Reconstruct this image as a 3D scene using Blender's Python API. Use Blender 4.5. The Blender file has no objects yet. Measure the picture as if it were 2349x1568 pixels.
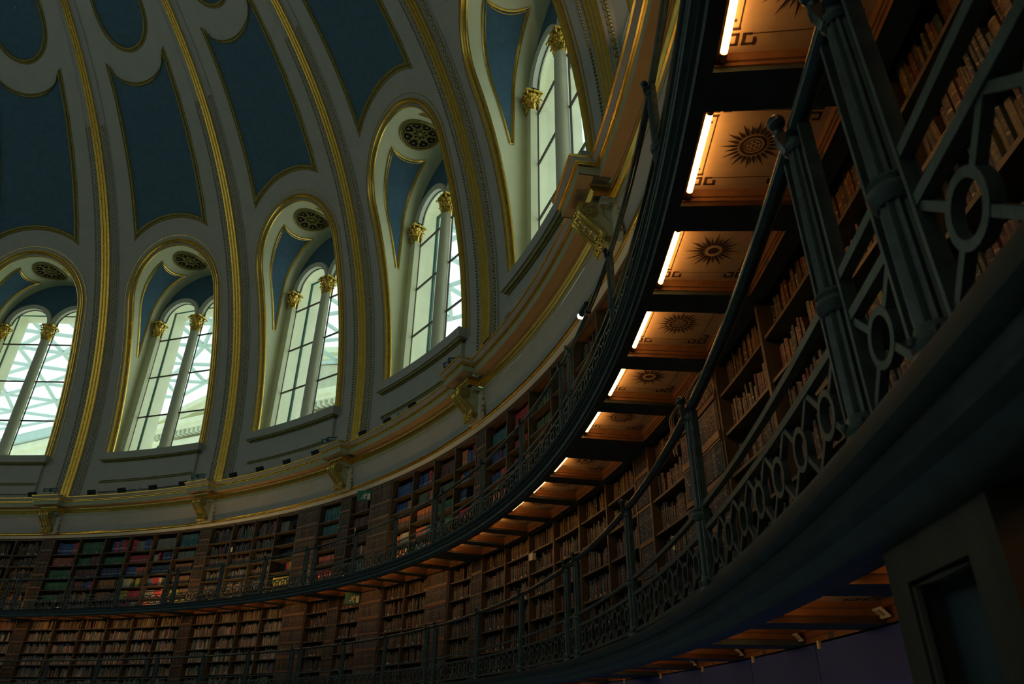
import bpy, math, random
from math import sin, cos, pi, radians as R, sqrt, atan2, asin, degrees
from mathutils import Vector, Matrix
scene = bpy.context.scene
COL = scene.collection
RND = random.Random(7)

# ------------------------------------------------------------------ helpers
def P(th, r, z):
    t = R(th); return Vector((r*cos(t), r*sin(t), z))
def XY(x, r, z):            # canonical bay frame: x = sideways (left as seen from inside), r = along the bay axis
    return Vector((r, x, z))

class MB:
    def __init__(s):
        s.v = []; s.f = []; s.mi = []; s.cur = 0; s.col = None; s.cols = []; s.uv = {}; s.rnd = []
    def vert(s, p):
        s.v.append((p[0], p[1], p[2])); return len(s.v)-1
    def face(s, idx, uv=None):
        s.f.append(tuple(idx)); s.mi.append(s.cur); s.cols.append(s.col)
        if uv: s.uv[len(s.f)-1] = uv
    def grid(s, rows, cu=False, cv=False, mats=None):
        ids = [[s.vert(p) for p in r] for r in rows]
        nu = len(rows); nv = len(rows[0])
        for i in range(nu if cu else nu-1):
            a = ids[i]; b = ids[(i+1) % nu]
            for j in range(nv if cv else nv-1):
                if mats: s.cur = mats[j]
                k = (j+1) % nv
                s.face((a[j], a[k], b[k], b[j]))
        return ids
    def poly(s, pts):
        s.face([s.vert(p) for p in pts])
    def box(s, c, ex, ey, ez):   # centre and three half-extent vectors
        c = Vector(c); ex = Vector(ex); ey = Vector(ey); ez = Vector(ez)
        q = [s.vert(c+a*ex+b*ey+d*ez) for a in (-1, 1) for b in (-1, 1) for d in (-1, 1)]
        for f in ((0,1,3,2),(4,6,7,5),(0,4,5,1),(2,3,7,6),(0,2,6,4),(1,5,7,3)): s.face([q[i] for i in f])
    def pbox(s, t0, t1, r0, r1, z0, z1, n=1):   # polar box
        rows = []
        for i in range(n+1):
            t = t0+(t1-t0)*i/n
            rows.append([P(t, r0, z0), P(t, r1, z0), P(t, r1, z1), P(t, r0, z1)])
        ids = s.grid(rows, cv=True)
        s.face(ids[0][::-1]); s.face(ids[-1])
    def ring(s, prof, t0, t1, n, mats=None, caps=False):
        rows = [[P(t0+(t1-t0)*i/n, r, z) for r, z in prof] for i in range(n+1)]
        ids = s.grid(rows, mats=mats)
        if caps: s.face(ids[0][::-1]); s.face(ids[-1])
    def tube(s, pts, rad, n=8, closed=False, caps=True, squash=None):
        pts = [Vector(p) for p in pts]; m = len(pts)
        rows = []; up = None
        for i, p in enumerate(pts):
            if closed: d = pts[(i+1) % m]-pts[i-1]
            else: d = pts[min(i+1, m-1)]-pts[max(i-1, 0)]
            if d.length < 1e-9: d = Vector((0, 0, 1))
            d.normalize()
            if up is None:
                up = Vector((0, 0, 1)) if abs(d.z) < .9 else Vector((1, 0, 0))
            a = up-d*up.dot(d)
            if a.length < 1e-6: a = d.orthogonal()
            a.normalize(); up = a; b = d.cross(a)
            rr = rad[i] if isinstance(rad, (list, tuple)) else rad
            rows.append([p+a*(rr*cos(2*pi*k/n))+b*(rr*sin(2*pi*k/n)) for k in range(n)])
        ids = s.grid(rows, cu=closed, cv=True)
        if caps and not closed: s.face(ids[0][::-1]); s.face(ids[-1])
    def lathe(s, prof, c, n=16, flute=0, fl=0):   # prof: (radius, z) about a vertical axis through c
        c = Vector(c); rows = []
        for r, z in prof:
            row = []
            for k in range(n):
                a = 2*pi*k/n
                rr = r*(1-fl*(.5-.5*cos(flute*a))) if flute else r
                row.append(c+Vector((rr*cos(a), rr*sin(a), z)))
            rows.append(row)
        ids = s.grid(rows, cv=True)
        s.face(ids[0][::-1]); s.face(ids[-1])
    def sphere(s, c, r, n=10, m=6):
        c = Vector(c)
        s.lathe([(r*max(.02, sin(pi*i/m)), -r*cos(pi*i/m)) for i in range(m+1)], c, n)
    def extr(s, pts, d):   # extrude a planar outline by vector d
        a = [s.vert(p) for p in pts]; b = [s.vert(Vector(p)+Vector(d)) for p in pts]
        n = len(a)
        for i in range(n): s.face((a[i], a[(i+1) % n], b[(i+1) % n], b[i]))
        s.face(a[::-1]); s.face(b)
    def mesh(s, name, mats, origin=(0, 0, 0), smooth=35, merge=False):
        me = bpy.data.meshes.new(name)
        o = Vector(origin)
        me.from_pydata([(x-o.x, y-o.y, z-o.z) for x, y, z in s.v], [], s.f)
        for m in (mats if isinstance(mats, (list, tuple)) else [mats]): me.materials.append(m)
        me.polygons.foreach_set('material_index', s.mi)
        if any(c is not None for c in s.cols):
            at = me.color_attributes.new('Col', 'FLOAT_COLOR', 'CORNER')
            data = []
            for fi, f in enumerate(s.f):
                c = s.cols[fi] or (.5, .5, .5, 0)
                data.extend(list(c)*len(f))
            at.data.foreach_set('color', data)
        if s.uv:
            ul = me.uv_layers.new(name='UVMap'); data = []
            for fi, f in enumerate(s.f):
                u = s.uv.get(fi)
                for k in range(len(f)): data.extend(u[k] if u else (-1., -1.))
            ul.data.foreach_set('uv', data)
        if merge:
            import bmesh
            bm = bmesh.new(); bm.from_mesh(me); bmesh.ops.remove_doubles(bm, verts=bm.verts, dist=1e-4); bm.to_mesh(me); bm.free()
        me.update()
        if smooth:
            me.polygons.foreach_set('use_smooth', [True]*len(me.polygons))
            me.set_sharp_from_angle(angle=R(smooth))
        return me

def link(name, me, parent=None, loc=(0, 0, 0), rz=0):
    o = bpy.data.objects.new(name, me); COL.objects.link(o)
    o.location = loc; o.rotation_euler = (0, 0, R(rz))
    if parent: o.parent = parent
    return o
def tag(o, label, cat, group=None):
    o['label'] = label; o['category'] = cat
    if group: o['group'] = group
    return o
def thing(name, label, cat, loc, rz=0, group=None):
    return tag(link(name, None, None, loc, rz), label, cat, group)
def struct(o):
    o['kind'] = 'structure'; return o
ORD = ['first', 'second', 'third', 'fourth', 'fifth', 'sixth', 'seventh', 'eighth', 'ninth', 'tenth', '11th', '12th', '13th', '14th', '15th', '16th', '17th', '18th', '19th', '20th', '21st', '22nd', '23rd', '24th', '25th', '26th', '27th', '28th', '29th', '30th', '31st', '32nd', '33rd', '34th', '35th', '36th', '37th', '38th', '39th', '40th']

# ------------------------------------------------------------------ materials
def mat(name, col, rough=.6, metal=0, spec=.4, var=.12, scale=6, bump=0, bscale=40, emit=None, estr=0, aniso=None):
    m = bpy.data.materials.new(name); m.use_nodes = True
    nt = m.node_tree; b = nt.nodes['Principled BSDF']
    b.inputs['Roughness'].default_value = rough; b.inputs['Metallic'].default_value = metal
    b.inputs['Specular IOR Level'].default_value = spec
    tc = nt.nodes.new('ShaderNodeTexCoord')
    if var:
        n = nt.nodes.new('ShaderNodeTexNoise'); n.inputs['Scale'].default_value = scale; n.inputs['Detail'].default_value = 5
        mp = nt.nodes.new('ShaderNodeMapping')
        if aniso: mp.inputs['Scale'].default_value = aniso
        nt.links.new(tc.outputs['Object'], mp.inputs['Vector']); nt.links.new(mp.outputs['Vector'], n.inputs['Vector'])
        r = nt.nodes.new('ShaderNodeValToRGB')
        r.color_ramp.elements[0].position = .3; r.color_ramp.elements[1].position = .7
        r.color_ramp.elements[0].color = [c*(1-var) for c in col]+[1]
        r.color_ramp.elements[1].color = [min(1, c*(1+var)) for c in col]+[1]
        nt.links.new(n.outputs['Fac'], r.inputs['Fac']); nt.links.new(r.outputs['Color'], b.inputs['Base Color'])
    else:
        b.inputs['Base Color'].default_value = (*col, 1)
    if bump:
        n2 = nt.nodes.new('ShaderNodeTexNoise'); n2.inputs['Scale'].default_value = bscale; n2.inputs['Detail'].default_value = 3
        bp = nt.nodes.new('ShaderNodeBump'); bp.inputs['Strength'].default_value = bump; bp.inputs['Distance'].default_value = .01
        nt.links.new(tc.outputs['Object'], n2.inputs['Vector']); nt.links.new(n2.outputs['Fac'], bp.inputs['Height']); nt.links.new(bp.outputs['Normal'], b.inputs['Normal'])
    if emit:
        b.inputs['Emission Color'].default_value = (*emit, 1); b.inputs['Emission Strength'].default_value = estr
    return m
M = {}
M['paint'] = mat('grey_paint', (.50, .475, .425), .7, spec=.2, var=.06, scale=2.2, bump=.05, bscale=14)
M['reveal'] = mat('cream_paint', (.84, .82, .54), .6, spec=.25, var=.05, scale=2, bump=.04, bscale=12)
M['archgrey'] = mat('pale_grey_paint', (.74, .72, .58), .6, spec=.25, var=.05, scale=3)
M['blue'] = mat('blue_paint', (.085, .165, .235), .7, spec=.2, var=.10, scale=5, bump=.05, bscale=10)
M['gold'] = mat('gold_leaf', (.80, .54, .115), .27, metal=.88, spec=.5, var=.15, scale=9, bump=.05, bscale=18)
M['giltpaint'] = mat('old_gilt', (.33, .265, .08), .45, metal=.5, spec=.4, var=.25, scale=14, bump=.15, bscale=40)
M['buff'] = mat('buff_paint', (.60, .42, .24), .65, spec=.2, var=.08, scale=3)
M['sage'] = mat('sage_paint', (.46, .48, .32), .6, spec=.25, var=.1, scale=4)
M['stone'] = mat('portland_stone', (.86, .86, .64), .8, spec=.2, var=.08, scale=1.3, bump=.1, bscale=5)
M['stonedk'] = mat('weathered_stone', (.62, .64, .50), .85, spec=.2, var=.15, scale=1.5, bump=.1, bscale=6)
M['steel'] = mat('painted_steel', (.55, .68, .64), .5, spec=.4, var=.04, scale=2)
M['teal'] = mat('teal_metal_frame', (.12, .25, .26), .4, metal=.3, var=.05)
M['bar'] = mat('bronze_glazing_bar', (.075, .05, .04), .45, metal=.2, var=.1)
M['wood'] = mat('dark_oak', (.072, .062, .046), .42, spec=.45, var=.35, scale=7, bump=.1, bscale=60, aniso=(1, 1, .25))
M['oak'] = mat('shelf_oak', (.095, .068, .042), .42, spec=.45, var=.3, scale=9, bump=.08, bscale=60, aniso=(1, 1, .3))
M['woodwarm'] = mat('oak_moulding', (.20, .10, .050), .40, spec=.45, var=.25, scale=10, bump=.08, bscale=60)
M['woodblack'] = mat('ebonised_wood', (.050, .075, .085), .5, spec=.35, var=.3, scale=6)
M['fascia'] = mat('dark_green_iron', (.046, .072, .080), .38, metal=.1, spec=.5, var=.25, scale=9, bump=.06, bscale=30)
M['nosing'] = mat('dark_worn_nosing', (.020, .030, .034), .55, spec=.25, var=.3, scale=8)
M['iron'] = mat('painted_cast_iron', (.085, .105, .102), .38, metal=.15, spec=.5, var=.3, scale=18, bump=.15, bscale=70)
M['rail'] = mat('worn_handrail', (.040, .062, .072), .25, metal=.35, spec=.6, var=.35, scale=12, bump=.05, bscale=40)
M['coffer'] = mat('coffer_plaster', (.62, .44, .27), .75, spec=.2, var=.10, scale=9, bump=.12, bscale=80)
M['stencil'] = mat('stencil_brown', (.055, .030, .018), .7, spec=.2, var=.1)
M['backing'] = mat('grille_backing', (.012, .016, .016), .9, var=.1)
M['black'] = mat('black_plastic', (.016, .024, .030), .5, var=.1)
M['floodgrey'] = mat('floodlight_housing', (.035, .055, .068), .45, metal=.3, var=.1)
M['cctv'] = mat('camera_white', (.34, .42, .46), .5, var=.05)
M['green'] = mat('sign_green', (.012, .15, .085), .5, var=.05)
M['white'] = mat('sign_white', (.70, .66, .55), .6, var=.05)
M['paper'] = mat('paper', (.75, .68, .48), .8, var=.05)
M['ink'] = mat('black_ink', (.02, .018, .018), .7, var=0)
M['purple'] = mat('purple_hoarding', (.05, .095, .45), .7, spec=.2, var=.12, scale=2)
M['cable'] = mat('pale_cable', (.45, .38, .30), .5, var=.1)
M['floor'] = mat('blue_green_floor', (.25, .40, .45), .9, var=.2)
M['brass'] = mat('lamp_brass', (.30, .18, .07), .35, metal=.7, var=.1)
M['tube'] = mat('glowing_tube', (1, .8, .5), .5, var=0, emit=(1, .48, .13), estr=14)
M['tube_dim'] = mat('glowing_tube_below', (1, .8, .5), .5, var=0, emit=(1, .46, .12), estr=6)
M['bulb'] = mat('glowing_bulb', (1, .9, .7), .5, var=0, emit=(1, .85, .60), estr=60)
M['lens'] = mat('glowing_lens', (1, .8, .5), .5, var=0, emit=(1, .62, .20), estr=5)

def glass_mat():
    m = bpy.data.materials.new('window_glass'); m.use_nodes = True; nt = m.node_tree
    for n in list(nt.nodes): nt.nodes.remove(n)
    o = nt.nodes.new('ShaderNodeOutputMaterial'); mx = nt.nodes.new('ShaderNodeMixShader'); t = nt.nodes.new('ShaderNodeBsdfTransparent'); g = nt.nodes.new('ShaderNodeBsdfGlossy')
    t.inputs['Color'].default_value = (.93, .98, .97, 1); g.inputs['Roughness'].default_value = .02; g.inputs['Color'].default_value = (.9, 1, .98, 1)
    lw = nt.nodes.new('ShaderNodeLayerWeight'); pw = nt.nodes.new('ShaderNodeMath'); pw.operation = 'POWER'; pw.inputs[1].default_value = 4
    fr = nt.nodes.new('ShaderNodeMath'); fr.operation = 'MULTIPLY_ADD'; fr.inputs[1].default_value = .5; fr.inputs[2].default_value = .05
    nt.links.new(lw.outputs['Facing'], pw.inputs[0]); nt.links.new(pw.outputs[0], fr.inputs[0])
    nt.links.new(fr.outputs[0], mx.inputs[0]); nt.links.new(t.outputs[0], mx.inputs[1]); nt.links.new(g.outputs[0], mx.inputs[2]); nt.links.new(mx.outputs[0], o.inputs[0])
    return m
M['glass'] = glass_mat()

def book_mat():
    m = bpy.data.materials.new('book_bindings'); m.use_nodes = True; nt = m.node_tree; b = nt.nodes['Principled BSDF']
    L = nt.links.new; N = nt.nodes.new
    at = N('ShaderNodeAttribute'); at.attribute_name = 'Col'
    uv = N('ShaderNodeUVMap'); sx = N('ShaderNodeSeparateXYZ'); L(uv.outputs[0], sx.inputs[0])
    def math(op, a, bb=None):
        n = N('ShaderNodeMath'); n.operation = op
        for i, q in enumerate((a, bb)):
            if q is None: continue
            if isinstance(q, (int, float)): n.inputs[i].default_value = q
            else: L(q, n.inputs[i])
        return n.outputs[0]
    v = sx.outputs[1]; alpha = at.outputs['Alpha']
    # gilt bands across the spine: number and presence depend on alpha (a per-book number)
    fr = math('FRACT', math('ADD', math('MULTIPLY', v, math('ADD', math('FLOOR', math('MULTIPLY', alpha, 5.99)), 2)), .5))
    band = math('LESS_THAN', math('ABSOLUTE', math('SUBTRACT', fr, .5)), .055)
    has = math('GREATER_THAN', math('FRACT', math('MULTIPLY', alpha, 7.3)), .35)
    onsp = math('GREATER_THAN', v, 0)
    nz = N('ShaderNodeTexNoise'); nz.inputs['Scale'].default_value = 90
    tc = N('ShaderNodeTexCoord'); L(tc.outputs['Object'], nz.inputs['Vector'])
    wear = math('GREATER_THAN', nz.outputs['Fac'], .42)
    fac = math('MULTIPLY', math('MULTIPLY', math('MULTIPLY', band, has), onsp), math('MULTIPLY', wear, .75))
    # title speckle: lettering on the upper third
    nz2 = N('ShaderNodeTexNoise'); nz2.inputs['Scale'].default_value = 260
    L(tc.outputs['Object'], nz2.inputs['Vector'])
    tl = math('MULTIPLY', math('LESS_THAN', math('ABSOLUTE', math('SUBTRACT', v, .68)), .09), math('GREATER_THAN', nz2.outputs['Fac'], .60))
    fac = math('MAXIMUM', fac, math('MULTIPLY', math('MULTIPLY', tl, onsp), .7))
    mx = N('ShaderNodeMix'); mx.data_type = 'RGBA'
    nz3 = N('ShaderNodeTexNoise'); nz3.inputs['Scale'].default_value = 14; L(tc.outputs['Object'], nz3.inputs['Vector'])
    mul = N('ShaderNodeMix'); mul.data_type = 'RGBA'; mul.blend_type = 'MULTIPLY'; mul.inputs[0].default_value = .6
    L(at.outputs['Color'], mul.inputs[6]); L(nz3.outputs['Color'], mul.inputs[7])
    L(fac, mx.inputs[0]); L(at.outputs['Color'], mx.inputs[6]); mx.inputs[7].default_value = (.55, .40, .16, 1)
    # paper shelf-mark label near the foot of some spines
    lab = math('MULTIPLY', math('LESS_THAN', math('ABSOLUTE', math('SUBTRACT', v, .14)), .055), math('GREATER_THAN', math('FRACT', math('MULTIPLY', alpha, 13.7)), .80))
    lab2 = math('MULTIPLY', math('LESS_THAN', math('ABSOLUTE', math('SUBTRACT', v, .36)), .05), math('GREATER_THAN', alpha, 1.2)); lab = math('MAXIMUM', lab, math('MULTIPLY', lab2, .6))
    mx2 = N('ShaderNodeMix'); mx2.data_type = 'RGBA'; L(lab, mx2.inputs[0]); L(mx.outputs[2], mx2.inputs[6]); mx2.inputs[7].default_value = (.62, .60, .55, 1)
    L(mx2.outputs[2], b.inputs['Base Color']); b.inputs['Roughness'].default_value = .45; b.inputs['Specular IOR Level'].default_value = .4
    return m
M['book'] = book_mat()

# ------------------------------------------------------------------ dimensions (metres, room axis at the origin)
ZC, RHO = 9.07, 20.72           # centre height and radius of the dome sphere
SILL, SPR, RAD, HW = 9.95, 15.80, 1.90, 1.86   # window opening on the dome face
RW = 21.0                       # plane of the window arcade
BAY, PIL = 2.796, 1.224         # degrees per bookcase bay, per pilaster
PH = {'upper': 4.48, 'lower': 2.11}

def rad_at(z):                  # dome radius at height z
    return RHO if z <= ZC else sqrt(max(0.01, RHO**2-(z-ZC)**2))
def onface(x, z, h=0.):         # canonical point on the dome face at sideways x, height z, raised h towards the room
    if z <= ZC:
        rr = RHO-h; return Vector((sqrt(rr*rr-x*x), x, z))
    v = Vector((sqrt(max(.01, RHO**2-(z-ZC)**2-x*x)), x, z-ZC)); v = v*((RHO-h)/RHO)
    return Vector((v.x, v.y, v.z+ZC))
def sph(dth, el, h=0.):
    rr = RHO-h; e = R(el); t = R(dth)
    return Vector((rr*cos(e)*cos(t), rr*cos(e)*sin(t), ZC+rr*sin(e)))
def outline(d, n=14, z0=SILL):  # opening outline offset outward by d: (x, z) from left foot over the arch to right foot
    L = []
    for i in range(10): L.append((HW+d, z0+(SPR-z0)*i/10))
    for i in range(2*n+1):
        a = pi*i/(2*n); L.append(((HW+d)*cos(a), SPR+(RAD+d)*sin(a)))
    for i in range(9, -1, -1): L.append((-HW-d, z0+(SPR-z0)*i/10))
    return L

# ------------------------------------------------------------------ dome shell
def hole(z):
    if z <= SPR: return HW
    q = 1-((z-SPR)/RAD)**2
    return HW*sqrt(q) if q > 0 else 0
def shell_bay():
    b = MB()
    zs = [8.15, 8.6, 9.07, 9.5, SILL]
    zs2 = [SILL+(SPR-SILL)*i/8 for i in range(9)]+[SPR+RAD*sin(pi/2*i/12) for i in range(1, 13)]
    def ang(x, z):   # bay half-edge is at 9 degrees
        return degrees(asin(x/rad_at(z)))
    def pt(th, z): return P(th, rad_at(z), z)
    def strip(zlist, f0, f1, n=4):
        rows = []
        for z in zlist:
            a, c = f0(z), f1(z); rows.append([pt(a+(c-a)*i/n, z) for i in range(n+1)])
        b.grid(rows)
    strip(zs, lambda z: 9, lambda z: -9, 8)
    strip(zs2, lambda z: 9, lambda z: ang(hole(z), z), 4)
    strip(zs2, lambda z: -ang(hole(z), z), lambda z: -9, 4)
    e0 = degrees(asin((SPR+RAD-ZC)/RHO))
    rows = []
    for i in range(15):
        e = e0+(78-e0)*i/14
        rows.append([P(9-18*j/8, RHO*cos(R(e)), ZC+RHO*sin(R(e))) for j in range(9)])
    b.grid(rows)
    return b
dome_root = struct(link('ceiling', None, None, (0, 0, ZC)))
def dome_part(name, mb, mats, th, smooth=35, merge=False):
    me = mb if isinstance(mb, bpy.types.Mesh) else mb.mesh(name, mats, (0, 0, ZC), smooth, merge)
    return link(name, me, dome_root, (0, 0, 0), th), me
me = None
for k in range(20):
    if me is None: o, me = dome_part('dome_shell', shell_bay(), M['paint'], 0, 60, True)
    else: dome_part('dome_shell', me, None, -18*k)
b = MB(); b.lathe([(RHO*cos(R(78)), ZC+RHO*sin(R(78))), (3.8, ZC+RHO*sin(R(79.5))), (.05, ZC+RHO*.99)], (0, 0, 0), 40)
dome_part('dome_crown', b, M['paint'], 0)

def sweep_face(b, pathfn, params, prof, closed=False, mats=None):
    """pathfn(t, d, h) -> point; prof: list of (offset, height)"""
    rows = [[pathfn(t, d, h) for d, h in prof] for t in params]
    b.grid(rows, cu=closed, mats=mats)

# blue panels of the dome (between window arch and medallion) and their gilt mouldings
def panel_outline(inset):
    dl = 5.25-inset/ (18.0)*57.3*1.0
    pts = []
    # bottom arc, concentric with the window arch: from right corner to left corner
    zc = SPR; rr = RAD+.98+inset
    arc = []
    for i in range(17):
        a0_ = math.acos(R(dl)*18.85/rr); a = a0_+(pi-2*a0_)*i/16
        arc.append((-rr*cos(a), zc+rr*sin(a)))   # x from negative to positive
    bl = []
    for x, z in arc:
        v = onface(x, z); bl.append((degrees(atan2(v.y, v.x)), degrees(asin((v.z-ZC)/RHO))))
    # keep within meridian sides
    bl = [(max(-dl, min(dl, t)), e) for t, e in bl]
    elc = 44.9-inset*2.6; dip = 2.6
    top = []
    for i in range(17):
        t = dl-2*dl*i/16
        top.append((t, elc-dip*(1-(t/dl)**2)**.62))
    side_l = [(dl, bl[-1][1]+(elc-bl[-1][1])*i/10) for i in range(1, 10)]
    side_r = [(-dl, elc+(bl[0][1]-elc)*i/10) for i in range(1, 10)]
    return bl, side_l, top, side_r
def blue_panel():
    b = MB(); bl, sl, tp, sr = panel_outline(.03)
    rows = []
    n = 12
    for i in range(17):
        t0, e0 = bl[i]; t1, e1 = tp[16-i]
        rows.append([sph(t0+(t1-t0)*j/n, e0+(e1-e0)*j/n, .015) for j in range(n+1)])
    b.grid(rows); return b
GP = [(-.01, .0), (.0, .035), (.03, .05), (.045, .03), (.05, .02), (.075, .02), (.08, .05), (.11, .085), (.145, .085), (.17, .05), (.18, .0)]
def loop_moulding(loops_fn, prof, base_h=0):
    b = MB(); rows = None
    cols = []
    for d, h in prof:
        bl, sl, tp, sr = loops_fn(d); cols.append([sph(t, e, h+base_h) for t, e in bl+sl+tp+sr])
    n = len(cols[0]); rows = [[c[i] for c in cols] for i in range(n)]
    b.grid(rows, cu=True); return b
def ell_loop(d):
    a, c, el0 = 4.55-d*3.1, 5.6-d*2.8, 50.9
    pts = [(a/cos(R(el0))*cos(R(el0))*cos(2*pi*i/64)*(1+.16*sin(2*pi*i/64)*-1), el0+c*sin(2*pi*i/64)) for i in range(64)]
    return pts, [], [], []
def medallion():
    b = MB(); pts = ell_loop(.03)[0]
    rows = []
    for s_ in (1, .75, .5, .25, .02): rows.append([sph(t*s_, 50.9+(e-50.9)*s_, .015) for t, e in pts])
    b.grid(rows, cv=True); return b
pm = gm = mm = mg = None
for k in range(-1, 7):
    if pm is None:
        o, pm = dome_part('blue_panel', blue_panel(), M['blue'], -18*k); o2, gm = dome_part('panel_moulding', loop_moulding(panel_outline, GP), M['giltpaint'], -18*k)
        o3, mm = dome_part('medallion', medallion(), M['blue'], -18*k); o4, mg = dome_part('medallion_moulding', loop_moulding(ell_loop, GP), M['giltpaint'], -18*k)
    else:
        for nm, q in (('blue_panel', pm), ('panel_moulding', gm), ('medallion', mm), ('medallion_moulding', mg)): dome_part(nm, q, None, -18*k)

# ribs
def rib_parts():
    zs = [8.22+ .12*i for i in range(8)]
    els = [i*1.6 for i in range(0, 40)]
    def pth(s, h, q):
        typ, val = q
        if typ == 'z':
            rr = RHO-h; return Vector((sqrt(rr*rr-s*s), s, val))
        rr = RHO-h; e = R(val); sc = 1.0
        rad = rr*cos(e); s2 = s*max(.55, min(1, cos(e)*1.12))
        return Vector((sqrt(max(.01, rad*rad-s2*s2)), s2, ZC+rr*sin(e)))
    Q = [('z', z) for z in zs if z < ZC-.01]+[('e', e) for e in els]
    body = MB()
    prof = [(-.50, 0), (-.50, .05), (-.455, .07), (-.43, .05), (-.42, .04), (-.215, .04), (-.21, .09), (.21, .09), (.215, .04), (.42, .04), (.43, .05), (.455, .07), (.50, .05), (.50, 0)]
    body.grid([[pth(s, h, q) for s, h in prof] for q in Q])
    reeds = MB()
    for c in (-.135, 0, .135):
        prof = [(c+.066*cos(pi*i/8), .085+.075*sin(pi*i/8)) for i in range(9)]
        reeds.grid([[pth(s, h, q) for s, h in prof] for q in Q])
    gui = MB()
    Q2 = []
    L0 = 8.25
    for i in range(330):
        s_ = i*.045   # metres along the rib
        Q2.append((('z', 8.25+s_) if 8.25+s_ < ZC else ('e', degrees((8.25+s_-ZC)/RHO)), s_))
    for c in (-.318, .318):
        for ph in (0, pi):
            rows = []
            for q, s_ in Q2:
                u = c+.06*sin(s_*2*pi/.36+ph)
                rows.append([pth(u-.014, .042, q), pth(u, .058, q), pth(u+.014, .042, q)])
            gui.grid(rows)
    bead = MB()
    for c in (-.455, .455):
        for i in range(0, 330, 2):
            q, s_ = Q2[i]; p0 = pth(c, .075, q)
            bead.lathe([(.004, -.03), (.028, -.014), (.028, .014), (.004, .03)], p0, 5)
    return body, reeds, gui, bead
ribm = None
for i, p in enumerate(range(-1, 6)):
    th = -9-18*p
    t = struct(link('trim_%d' % (i+1), None, None, P(th, RHO, 8.25), th))
    if ribm is None:
        og = (RHO, 0, 8.25)
        bo, re, gu, be = rib_parts()
        ribm = [('rib_body', bo.mesh('rib_body', M['paint'], og)), ('gilded_reeds', re.mesh('gilded_reeds', M['gold'], og)), ('guilloche', gu.mesh('guilloche', M['giltpaint'], og)), ('beading', be.mesh('beading', M['giltpaint'], og))]
    for nm, q in ribm: link(nm, q, t)

# ------------------------------------------------------------------ windows
WO = (RW, 0, SILL)   # canonical origin of a window
def tun(a, r, side=1):
    """tunnel surface: a = distance along the outline from the apex, r = depth; side=+1 left"""
    f = max(0, min(1.2, (r-18.9)/(RW-18.9))); rad = RAD+.14*f; hw = HW+.16*f; zc = SPR-.10*f
    L = pi/2*rad
    if a <= L:
        t = a/rad; return Vector((r, side*hw*sin(t), zc+rad*cos(t)))
    return Vector((r, side*hw, zc-(a-L)))
def face_r(a):    # depth where the tunnel meets the dome face
    r = 20.
    for _ in range(8):
        v = tun(a, r); r = sqrt(max(1, rad_at(v.z)**2-v.y**2))
    return r
ATOT = pi/2*RAD+(SPR-SILL)
def a_list(n=40): return [ATOT*i/n for i in range(n+1)]

def win_reveal():
    b = MB()
    for sd in (1, -1):
        rows = []
        for a in a_list():
            f = face_r(a); rows.append([tun(min(a, ATOT), f+(RW+.02-f)*j/5, sd) for j in range(6)])
        b.grid(rows)
    return b
TIPZ = 13.85
A_TIP = pi/2*RAD+(SPR-TIPZ)
GR = (0, 19.85)     # grille centre: (a, r)
def tri_edges(a): return face_r(a)+.42, RW-.46
def tri_rows(ins, n=24, m=10):
    AC = .86
    rows = []
    at = []
    for c in range(m+1):
        lo, hi = tri_edges(AC); r = lo+(hi-lo)*c/m
        rr = 1.06; d = r-GR[1]
        at.append(sqrt(max(.55**2, rr*rr-d*d)))
    for j in range(n+1):
        u = j/n; row = []
        for c in range(m+1):
            a = A_TIP+(at[c]-A_TIP)*u; lo, hi = tri_edges(a)
            mid = 20.53; w = 1
            if hi < lo+.01: lo = hi = (lo+hi)/2
            row.append((a, lo+(hi-lo)*c/m))
        rows.append(row)
    return rows
def win_tri(sd):
    b = MB(); rows = tri_rows(0)
    def off(p, sd):  # lift slightly off the tunnel
        v = tun(p[0], p[1], sd); c = Vector((p[1], 0, min(v.z, SPR))); d = (c-v); d.normalize(); return v+d*.012
    b.grid([[off(p, sd) for p in r] for r in rows])
    g = MB()
    rim = [r[0] for r in rows]+rows[-1][1:-1]+[r[-1] for r in rows[::-1]]
    for o_, rad_ in ((0, .034), (.06, .016)):
        pts = []
        ca = sum(p[0] for p in rim)/len(rim); cr = sum(p[1] for p in rim)/len(rim)
        pts = [off(p, sd) for p in rim] if o_ == 0 else [off((p[0]+(ca-p[0])*.05, p[1]+(cr-p[1])*.12), sd) for p in rim]
        g.tube(pts, rad_, 6, closed=True)
    return b, g
def win_frame():
    b = MB()
    prof = [(-.005, -.02), (0, .02), (.02, .035), (.045, .03), (.05, .0), (.10, .0), (.105, .03), (.12, .05), (.125, .04), (.14, .085), (.17, .105), (.20, .085), (.215, .04), (.225, .055), (.25, .05), (.262, .0)]
    offs = [outline(d, 14, 9.72) for d, h in prof]
    rows = [[onface(offs[j][i][0], offs[j][i][1], prof[j][1]) for j in range(len(prof))] for i in range(len(offs[0]))]
    b.grid(rows)
    pr2 = [(.36, 0), (.365, .02), (.38, .02), (.385, 0)]
    offs = [outline(d, 14, 9.72) for d, h in pr2]
    b.grid([[onface(offs[j][i][0], offs[j][i][1], pr2[j][1]) for j in range(4)] for i in range(len(offs[0]))])
    return b
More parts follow.
